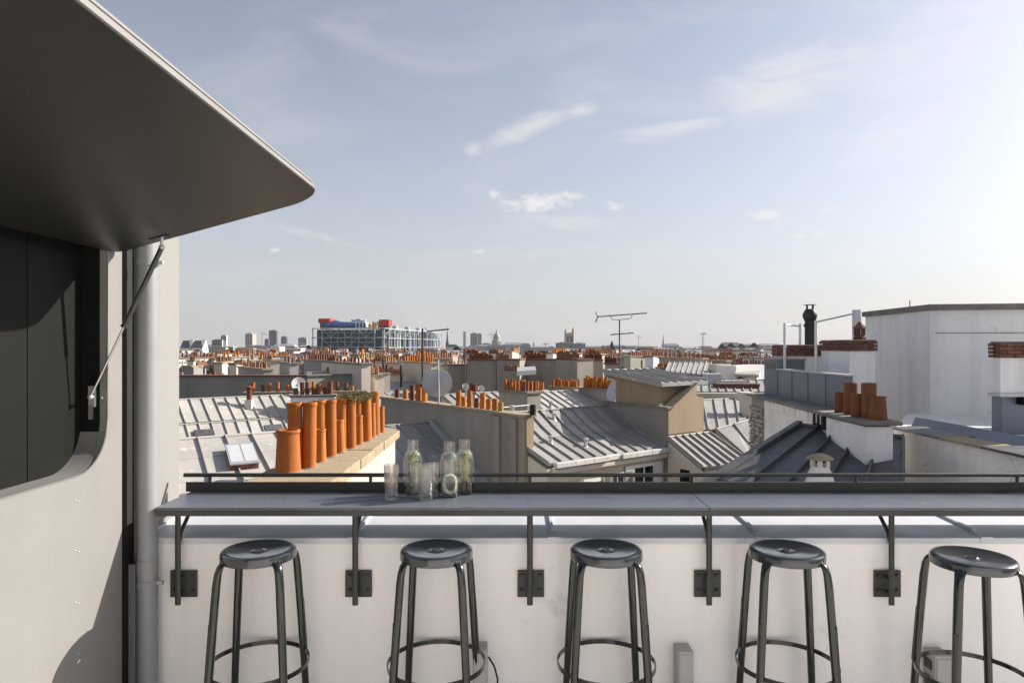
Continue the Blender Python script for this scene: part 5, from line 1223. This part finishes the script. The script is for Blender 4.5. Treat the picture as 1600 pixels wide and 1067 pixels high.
for i, (x0, x1, lab) in enumerate(((281, 297, 'first'), (299, 316, 'second'))):
    t = thing('gabled_house', '%s white gabled house with dark sloping roof on the far left skyline' % ('leftmost' if i == 0 else 'second'), 'house', (P((x0 + x1) / 2, 0, 300).x, 300, GROUND))
    a, b = P(x0, 544, 300), P(x1, 544, 300); hgt = 12 * 300 / F
    M().wallbox(a.xy, b.xy, 6, GROUND, a.z).build('walls', MAT['white_far'], t)
    M().add([a, b, b + V(0, 3, hgt * .2), a + V(0, 3, hgt), b + V(-1.6, 3, hgt), b + V(0, 6, 0), a + V(0, 6, 0)], [(0, 1, 4, 3), (3, 4, 5, 6), (0, 3, 6)]).build('roof', MAT['slate'], t)
    M().add([b + V(.02, 0, -.5), b + V(.02, 6, -.5), b + V(.3, 3, hgt * 1.12), b + V(-1.7, 3, hgt * 1.12), b + V(-.5, .0, -.5)], [(0, 1, 2), (4, 0, 2, 3)]).build('gable', MAT['white_far'], t)
rr = random.Random(77)
for i in range(46):      # low rows of roofs closing the horizon
    Y = rr.uniform(620, 1500); px = 285 + (1215 - 285) * (i + rr.uniform(.1, .9)) / 46; wpx = rr.uniform(16, 34); top = rr.uniform(538.5, 545)
    if 488 < px < 690: Y = rr.uniform(800, 1500); top = 546
    lx, nm = min(LAND, key=lambda t: abs(t[0] - px)); a = P(px - wpx / 2, top, Y); b = P(px + wpx / 2, top, Y)
    mt = rr.choice(['stone_far', 'grey_far', 'white_far', 'plaster_cream']); w = b.x - a.x
    base = '%s horizon block with %s, %s %s' % ({'stone_far': 'stone', 'grey_far': 'grey', 'white_far': 'white', 'plaster_cream': 'cream'}[mt], 'grey roof' if i % 2 else 'slate roof', 'left of' if px < lx else 'right of', nm)
    for pre in ('', 'low ', 'long ', 'narrow ', 'hazy ', 'pale ', 'broad '):
        if pre + base not in USED: base = pre + base; break
    USED.add(base)
    t = thing('horizon_block', base, 'building', ((a.x + b.x) / 2, Y, GROUND), 'blocks closing the horizon')
    M().wallbox(a.xy, b.xy, w * .5, GROUND, a.z).build('walls', MAT[mt], t)
    hz = rr.uniform(1.5, 4) * Y / F
    M().add([a + V(0, -.3, .01), b + V(0, -.3, .01), b + V(-w * .1, w * .2, hz), a + V(w * .1, w * .2, hz), b + V(0, w * .5, .01), a + V(0, w * .5, .01)], [(0, 1, 2, 3), (3, 2, 4, 5), (1, 4, 2), (0, 3, 5)]).build('roof', MAT['slate' if i % 2 == 0 else 'zinc_far'], t)

def spire(label, px, ytop, ybase, Y, m, halfw_px):
    b = P(px, ybase, Y); tp = P(px, ytop, Y); h = tp.z - b.z; w = halfw_px * Y / F
    t = thing('church_spire', label, 'spire', (b.x, Y, GROUND))
    M().box(b.x - w, b.x + w, Y - w, Y + w, GROUND, b.z).build('tower', MAT['stone_far'], t)
    M().lathe([(w * 1.25, 0), (w * .95, .08 * h), (w * .55, .42 * h), (w * .12, .86 * h), (w * .04, h), (0, h)], 8, b).build('spire', MAT[m], t)
    for k in range(4):
        a = k * 1.571 + .785; M().lathe([(w * .22, 0), (w * .16, h * .12), (0, h * .22)], 5, b + V(math.cos(a) * w * 1.2, math.sin(a) * w * 1.2, 0)).build('pinnacle', MAT[m], t)
spire('thin dark church spire right of the museum block', 699, 510, 541, 1000, 'slate', 2.4)
spire('slender distant steeple right of the television antenna', 1036.5, 521, 542, 1500, 'stone_far', 2.3)
spire('tiny pointed spire between the dome and the square stone tower', 834, 533, 543, 1300, 'slate', 2.4)
# domed church
dm = thing('domed_church', 'grey domed church with lantern on the central skyline', 'church', (P(776, 0, 1800).x, 1800, GROUND)); o = P(776, 540, 1800); u_ = 1800 / F
M().lathe([(9.5 * u_, -20), (9.5 * u_, 0)], 8, o).build('nave', MAT['stone_far'], dm)
M().lathe([(6.6 * u_, -2), (6.6 * u_, 7 * u_), (7 * u_, 7.2 * u_), (6 * u_, 8 * u_), (5.6 * u_, 12 * u_), (6.0 * u_, 12.4 * u_)], 16, o).build('drum', MAT['stone_far'], dm)
M().lathe([(5.4 * u_, 12.3 * u_), (5.2 * u_, 14.5 * u_), (4.2 * u_, 17 * u_), (2.6 * u_, 19.2 * u_), (1.3 * u_, 20.2 * u_)], 16, o).build('dome', MAT['copper'], dm, smooth=40)
M().lathe([(1.2 * u_, 20 * u_), (1.2 * u_, 22.5 * u_), (.9 * u_, 23.3 * u_), (.2 * u_, 25 * u_), (.15 * u_, 27 * u_), (0, 27 * u_)], 8, o).build('lantern', MAT['stone_far'], dm)
for k in range(14):
    a = k * 6.283 / 14; M().lathe([(.42 * u_, 0), (.42 * u_, 7 * u_)], 6, o + V(math.cos(a) * 7.2 * u_, math.sin(a) * 7.2 * u_, 0)).build('column', MAT['stone_far'], dm)
# square stone tower
sq = thing('stone_tower', 'square gothic stone tower with corner pinnacles on the skyline', 'tower', (P(889.5, 0, 1200).x, 1200, GROUND)); o = P(889.5, 540, 1200); u_ = 1200 / F
M().box(o.x - 6.2 * u_, o.x + 6.2 * u_, 1200 - 6 * u_, 1200 + 6 * u_, GROUND, o.z + 20 * u_).build('shaft', MAT['stone_far'], sq)
for sx in (-1, 1):
    for sy in (-1, 1):
        M().lathe([(1.7 * u_, -30), (1.6 * u_, 21 * u_), (1.2 * u_, 23.5 * u_), (.3 * u_, 26 * u_), (0, 26 * u_)] if not (sx == 1 and sy == -1) else [(1.9 * u_, -30), (1.9 * u_, 22 * u_), (1.5 * u_, 26 * u_), (.4 * u_, 28.5 * u_), (0, 29 * u_)], 6, V(o.x + sx * 5.6 * u_, 1200 + sy * 5.6 * u_, o.z)).build('pinnacle', MAT['stone_far'], sq)
for k in (-1, 1):
    M().box(o.x + k * 2.6 * u_ - 1.1 * u_, o.x + k * 2.6 * u_ + 1.1 * u_, 1200 - 6.3 * u_, 1200 - 6.02 * u_, o.z + 3 * u_, o.z + 15 * u_).build('lancet_window', MAT['glass_dark'], sq)
M().box(o.x - 6.6 * u_, o.x + 6.6 * u_, 1200 - 6.5 * u_, 1200 + 6.5 * u_, o.z + 16.6 * u_, o.z + 17.4 * u_).build('string_course', MAT['stone_far'], sq)
# plain chimney column, cranes
cl = thing('concrete_column', 'thin pale concrete column right of the dark spire', 'column', (P(725.5, 0, 1500).x, 1500, GROUND)); o = P(725.5, 536, 1500)
M().lathe([(2.6, -60), (2.3, 24), (2.0, 26), (0, 26)], 10, o).build('shaft', MAT['stone_far'], cl, smooth=40)
M().lathe([(3.2, 20), (3.2, 21.5)], 10, o).build('collar', MAT['stone_far'], cl)
def crane(label, px, ytop, Y, jib_px, m):
    o = P(px, 545, Y); tp = P(px, ytop, Y); t = thing('tower_crane', label, 'crane', (o.x, Y, GROUND)); w = .35 * Y / F
    M().tube([V(o.x, Y, GROUND), tp + V(0, 0, 3 * Y / F)], w, 4).build('mast', MAT[m], t)
    M().tube([tp - V(jib_px * .35 * Y / F, 0, 0), tp + V(jib_px * Y / F, 0, 0)], w * .7, 4).build('jib', MAT[m], t)
    M().tube([tp + V(jib_px * .7 * Y / F, 0, 0), tp + V(0, 0, 3 * Y / F), tp - V(jib_px * .3 * Y / F, 0, 0)], w * .35, 4).build('stay', MAT[m], t)
crane('tiny pale crane left of the grey domed church', 768.5, 523, 1600, -8, 'grey_far')
crane('red and white crane left of the tallest dark slab tower', 409.5, 522, 1500, 7, 'red')
crane('faint crane on the horizon left of the slender steeple', 997.5, 527, 1500, 6, 'grey_far')
crane('faint thin crane right of the slender steeple', 1100, 521, 1500, 3, 'grey_far')
# trees on the horizon
def tree(label, px, ytop, ybase, Y, wpx, seed):
    r = random.Random(seed); b = P(px, ybase, Y); h = (ybase - ytop) * Y / F; w = wpx * Y / F
    t = thing('tree', label, 'tree', (b.x, Y, GROUND)); zt = b.z
    M().tube([V(b.x, Y, GROUND), V(b.x + .1, Y, zt), V(b.x, Y, zt + h * .7)], [w * .09, w * .07, w * .02], 7).build('trunk', MAT['stem'], t)
    m = M()
    for i in range(520):
        k = r.random(); rad = w * .5 * (1 - k) ** .7 * (.45 + .55 * r.random()); a = r.uniform(0, 6.28)
        c = V(b.x + math.cos(a) * rad, Y + math.sin(a) * rad, zt + h * (k * 1.0 + .02)); s = w * r.uniform(.035, .075)
        d1 = V(r.gauss(0, 1), r.gauss(0, 1), r.gauss(0, 1)).normalized() * s; d2 = d1.cross(V(r.gauss(0, 1), r.gauss(0, 1), r.gauss(0, 1))).normalized() * s * .7
        m.add([c - d1 - d2, c + d1 - d2, c + d1 + d2, c - d1 + d2], [(0, 1, 2, 3)])
    m.build('crown', MAT['foliage'], t, kind='stuff')
tree('dark conical tree left of the television antenna mast', 956, 534, 548, 260, 11, 1)
for i, (px, w, yt) in enumerate(((1128, 16, 538), (1142, 20, 537.5), (1158, 18, 538), (1178, 22, 537), (482, 14, 540), (714, 14, 541))):
    tree(['first low dark tree of the horizon group left of the blue-grey parapet', 'second low dark tree of the horizon group', 'third low dark tree of the horizon group', 'broad dark horizon tree nearest the blue-grey parapet', 'low dark tree left of the museum block', 'low dark tree right of the thin dark spire'][i], px, yt, 547, 620, w, 20 + i)
# far antennas on the roofs
for px, yt, yb, Y, lab in ((398, 545, 572, 60, 'thin roof antenna above the grey chimney blocks, left'), (1098, 520, 548, 220, 'tall thin antenna on a far roof right of the steeple'), (1165, 541, 575, 45, 'pale antenna pole left of the blue-grey parapet'), (590, 552, 574, 55, 'small antenna below the museum block corner'), (852, 536, 560, 55, 'thin antenna above the grey gable wall')):
    antenna(lab, px, yt, yb, Y, [(px - 5, yt + 2, px + 6, yt + 1.5, 5, .3, False)], .025 * Y / 60)

# ------------------------------------------------------------------ museum block with exposed frame, pipes and coloured roof boxes
K = V(-103, 550, 0); lv = V(.155, .988, 0); fv = V(-.988, .155, 0); TOP = EYE + 14.0; LEN = 165; WID = 61
mu = thing('museum_block', 'large museum block with exposed white frame, red roof boxes and blue roof duct', 'building', (K.x, K.y, GROUND))
def Q(a, b, z): return K + fv * a + lv * b + V(0, 0, z)        # a along the short front, b along the long side
M().prism([Q(2.5, 2.5, TOP - 1), Q(WID - 2.5, 2.5, TOP - 1), Q(WID - 2.5, LEN, TOP - 1), Q(2.5, LEN, TOP - 1)], GROUND).build('glazed_body', MAT['facade_glass'], mu)
lev = [TOP - 7.6 * k for k in range(4)]
cols = [0, 13, 24, 37, 48, WID]
for a in (0, 8, WID - 8, WID): M().tube([Q(a, 0, GROUND), Q(a, 0, TOP + .4)], .45, 6).build('column', MAT['frame_white'], mu)
for a in (16, 22, 28, 34, 40, 46): M().tube([Q(a, 1.6, GROUND), Q(a, 1.6, TOP)], .25, 5).build('mullion', MAT['frame_white'], mu)
for z in lev: M().tube([Q(-1, 0, z), Q(WID + 1, 0, z)], .40, 6).build('beam', MAT['frame_white'], mu)
for z in (TOP - 3.6, TOP - 11): M().tube([Q(8, 1.8, z), Q(WID - 8, 1.8, z)], .22, 5).build('transom', MAT['frame_white'], mu)
for i in range(3):
    for k in range(6):
        a0, a1 = 8 + 7.5 * k, 8 + 7.5 * (k + 1); z0, z1 = (lev[i], lev[i + 1]) if k % 2 == 0 else (lev[i + 1], lev[i])
        M().tube([Q(a0, 0, z0), Q(a1, 0, z1)], .21, 5).build('brace', MAT['frame_white'], mu)
for k in range(13):
    b = LEN * k / 12
    M().tube([Q(0, b, GROUND), Q(0, b, TOP + .3)], .42, 6).build('column', MAT['frame_white'], mu)
    M().tube([Q(-4, b, GROUND), Q(-4, b, TOP - 1)], .35, 5).build('outer_column', MAT['frame_white'], mu)
for z in lev:
    M().tube([Q(0, -1, z), Q(0, LEN + 1, z)], .40, 6).build('beam', MAT['frame_white'], mu)
    M().tube([Q(-4, 0, z - .5), Q(-4, LEN, z - .5)], .3, 5).build('outer_beam', MAT['frame_white'], mu)
rr = random.Random(9)
for k in range(22):
    b = LEN * (k + .5) / 22; mt = rr.choice(['sky_blue', 'copper', 'galv', 'tower_dark', 'tower_dark', 'blue', 'tower_dark'])
    M().tube([Q(-1.8, b, GROUND), Q(-1.8, b, TOP - rr.uniform(0, 7))], rr.uniform(.7, 1.3), 8).build('service_pipe', MAT[mt], mu)
for i in range(3):
    for k in range(12):
        b0, b1 = LEN * k / 12, LEN * (k + 1) / 12; z0, z1 = (lev[i], lev[i + 1]) if k % 2 else (lev[i + 1], lev[i])
        M().tube([Q(-.2, b0, z0), Q(-.2, b1, z1)], .2, 5).build('brace', MAT['frame_white'], mu)
M().extr([Q(49, 6, TOP + 8.4), Q(59, 6, TOP + 8.4), Q(59, 18, TOP + 8.4), Q(49, 18, TOP + 8.4)], V(0, 0, -3.6)).build('red_roof_box', MAT['red'], mu)
M().extr([Q(50, 7, TOP + 4.7), Q(58, 7, TOP + 4.7), Q(58, 17, TOP + 4.7), Q(50, 17, TOP + 4.7)], V(0, 0, -5)).build('box_pedestal', MAT['tower_dark'], mu)
M().extr([Q(-1, 12, TOP + 7.6), Q(-1, 30, TOP + 7.6), Q(-10.5, 30, TOP + 7.6), Q(-10.5, 12, TOP + 7.6)], V(0, 0, -6.2)).build('red_roof_box', MAT['red'], mu) if False else None
M().extr([Q(-.5, 10, TOP + 7.4), Q(8.0, 10, TOP + 7.4), Q(8.0, 18, TOP + 7.4), Q(-.5, 18, TOP + 7.4)], V(0, 0, -5.4)).build('red_roof_box', MAT['red'], mu)
M().extr([Q(.5, 11, TOP + 1.9), Q(7, 11, TOP + 1.9), Q(7, 17, TOP + 1.9), Q(.5, 17, TOP + 1.9)], V(0, 0, -3)).build('box_pedestal', MAT['tower_dark'], mu)
M().tube([Q(53, 8, TOP + 2.6), Q(50, 8, TOP + 3.4), Q(44, 8, TOP + 4.0), Q(40, 8, TOP + 3.2), Q(28, 8, TOP + 3.0)], [2.2, 2.8, 3.3, 2.7, 2.6], 12).build('roof_duct', MAT['blue'], mu, smooth=50)
M().extr([Q(18, 6, TOP + 5.2), Q(27, 6, TOP + 5.2), Q(27, 14, TOP + 5.2), Q(18, 14, TOP + 5.2)], V(0, 0, -5.4)).build('plant_room', MAT['sky_blue'], mu)
for a in (25.5, 22.5, 19.5): M().extr([Q(a, 5.8, TOP + 4.4), Q(a - 1.4, 5.8, TOP + 4.4), Q(a - 1.4, 5.8, TOP + .8), Q(a, 5.8, TOP + .8)], lv * -.1).build('plant_louvre', MAT['facade_glass'], mu)
for a, h in ((32, 6.6), (27, 7.2), (23.5, 6.4)):
    M().lathe([(2.1, 3), (2.1, h), (2.5, h + .3), (2.5, h + 1.0), (1.6, h + 1.2), (0, h + 1.2)], 10, Q(a, 16, TOP)).build('cooling_tower', MAT['galv'], mu, smooth=40)
for a, b in ((15.2, 8), (12.8, 10), (10.4, 8), (8.8, 13)):
    M().lathe([(1.25, -.5), (1.25, 3.2), (1.0, 4.2), (0, 4.5)], 10, Q(a, b, TOP)).build('yellow_stack', MAT['yellow'], mu, smooth=40)
for a in (16, 12, 9.5): M().lathe([(1.6, 3), (1.6, 6.2), (0, 6.8)], 10, Q(a, 20, TOP)).build('cooling_tower', MAT['galv'], mu, smooth=40)
for b in (45, 80, 115): M().lathe([(2.6, -1), (2.6, 2.6), (1.8, 3.4), (0, 3.6)], 10, Q(6, b, TOP)).build('cooling_tower', MAT['galv'], mu, smooth=40)
# ------------------------------------------------------------------ the air between here and the skyline
m = M().box(-3300, 3300, -500, 3500, GROUND - 1, 95)
hz = m.build('haze', None, None); hz['kind'] = 'stuff'
hm = bpy.data.materials.new('haze'); hm.use_nodes = True; nt = hm.node_tree; nt.nodes.clear()
pv = nt.nodes.new('ShaderNodeVolumePrincipled'); pv.inputs['Color'].default_value = (.93, .95, 1, 1); pv.inputs['Density'].default_value = .00005; pv.inputs['Anisotropy'].default_value = .3
ou = nt.nodes.new('ShaderNodeOutputMaterial'); nt.links.new(pv.outputs[0], ou.inputs['Volume'])
hm.cycles.homogeneous_volume = True if hasattr(hm.cycles, 'homogeneous_volume') else None
hz.data.materials.append(hm)
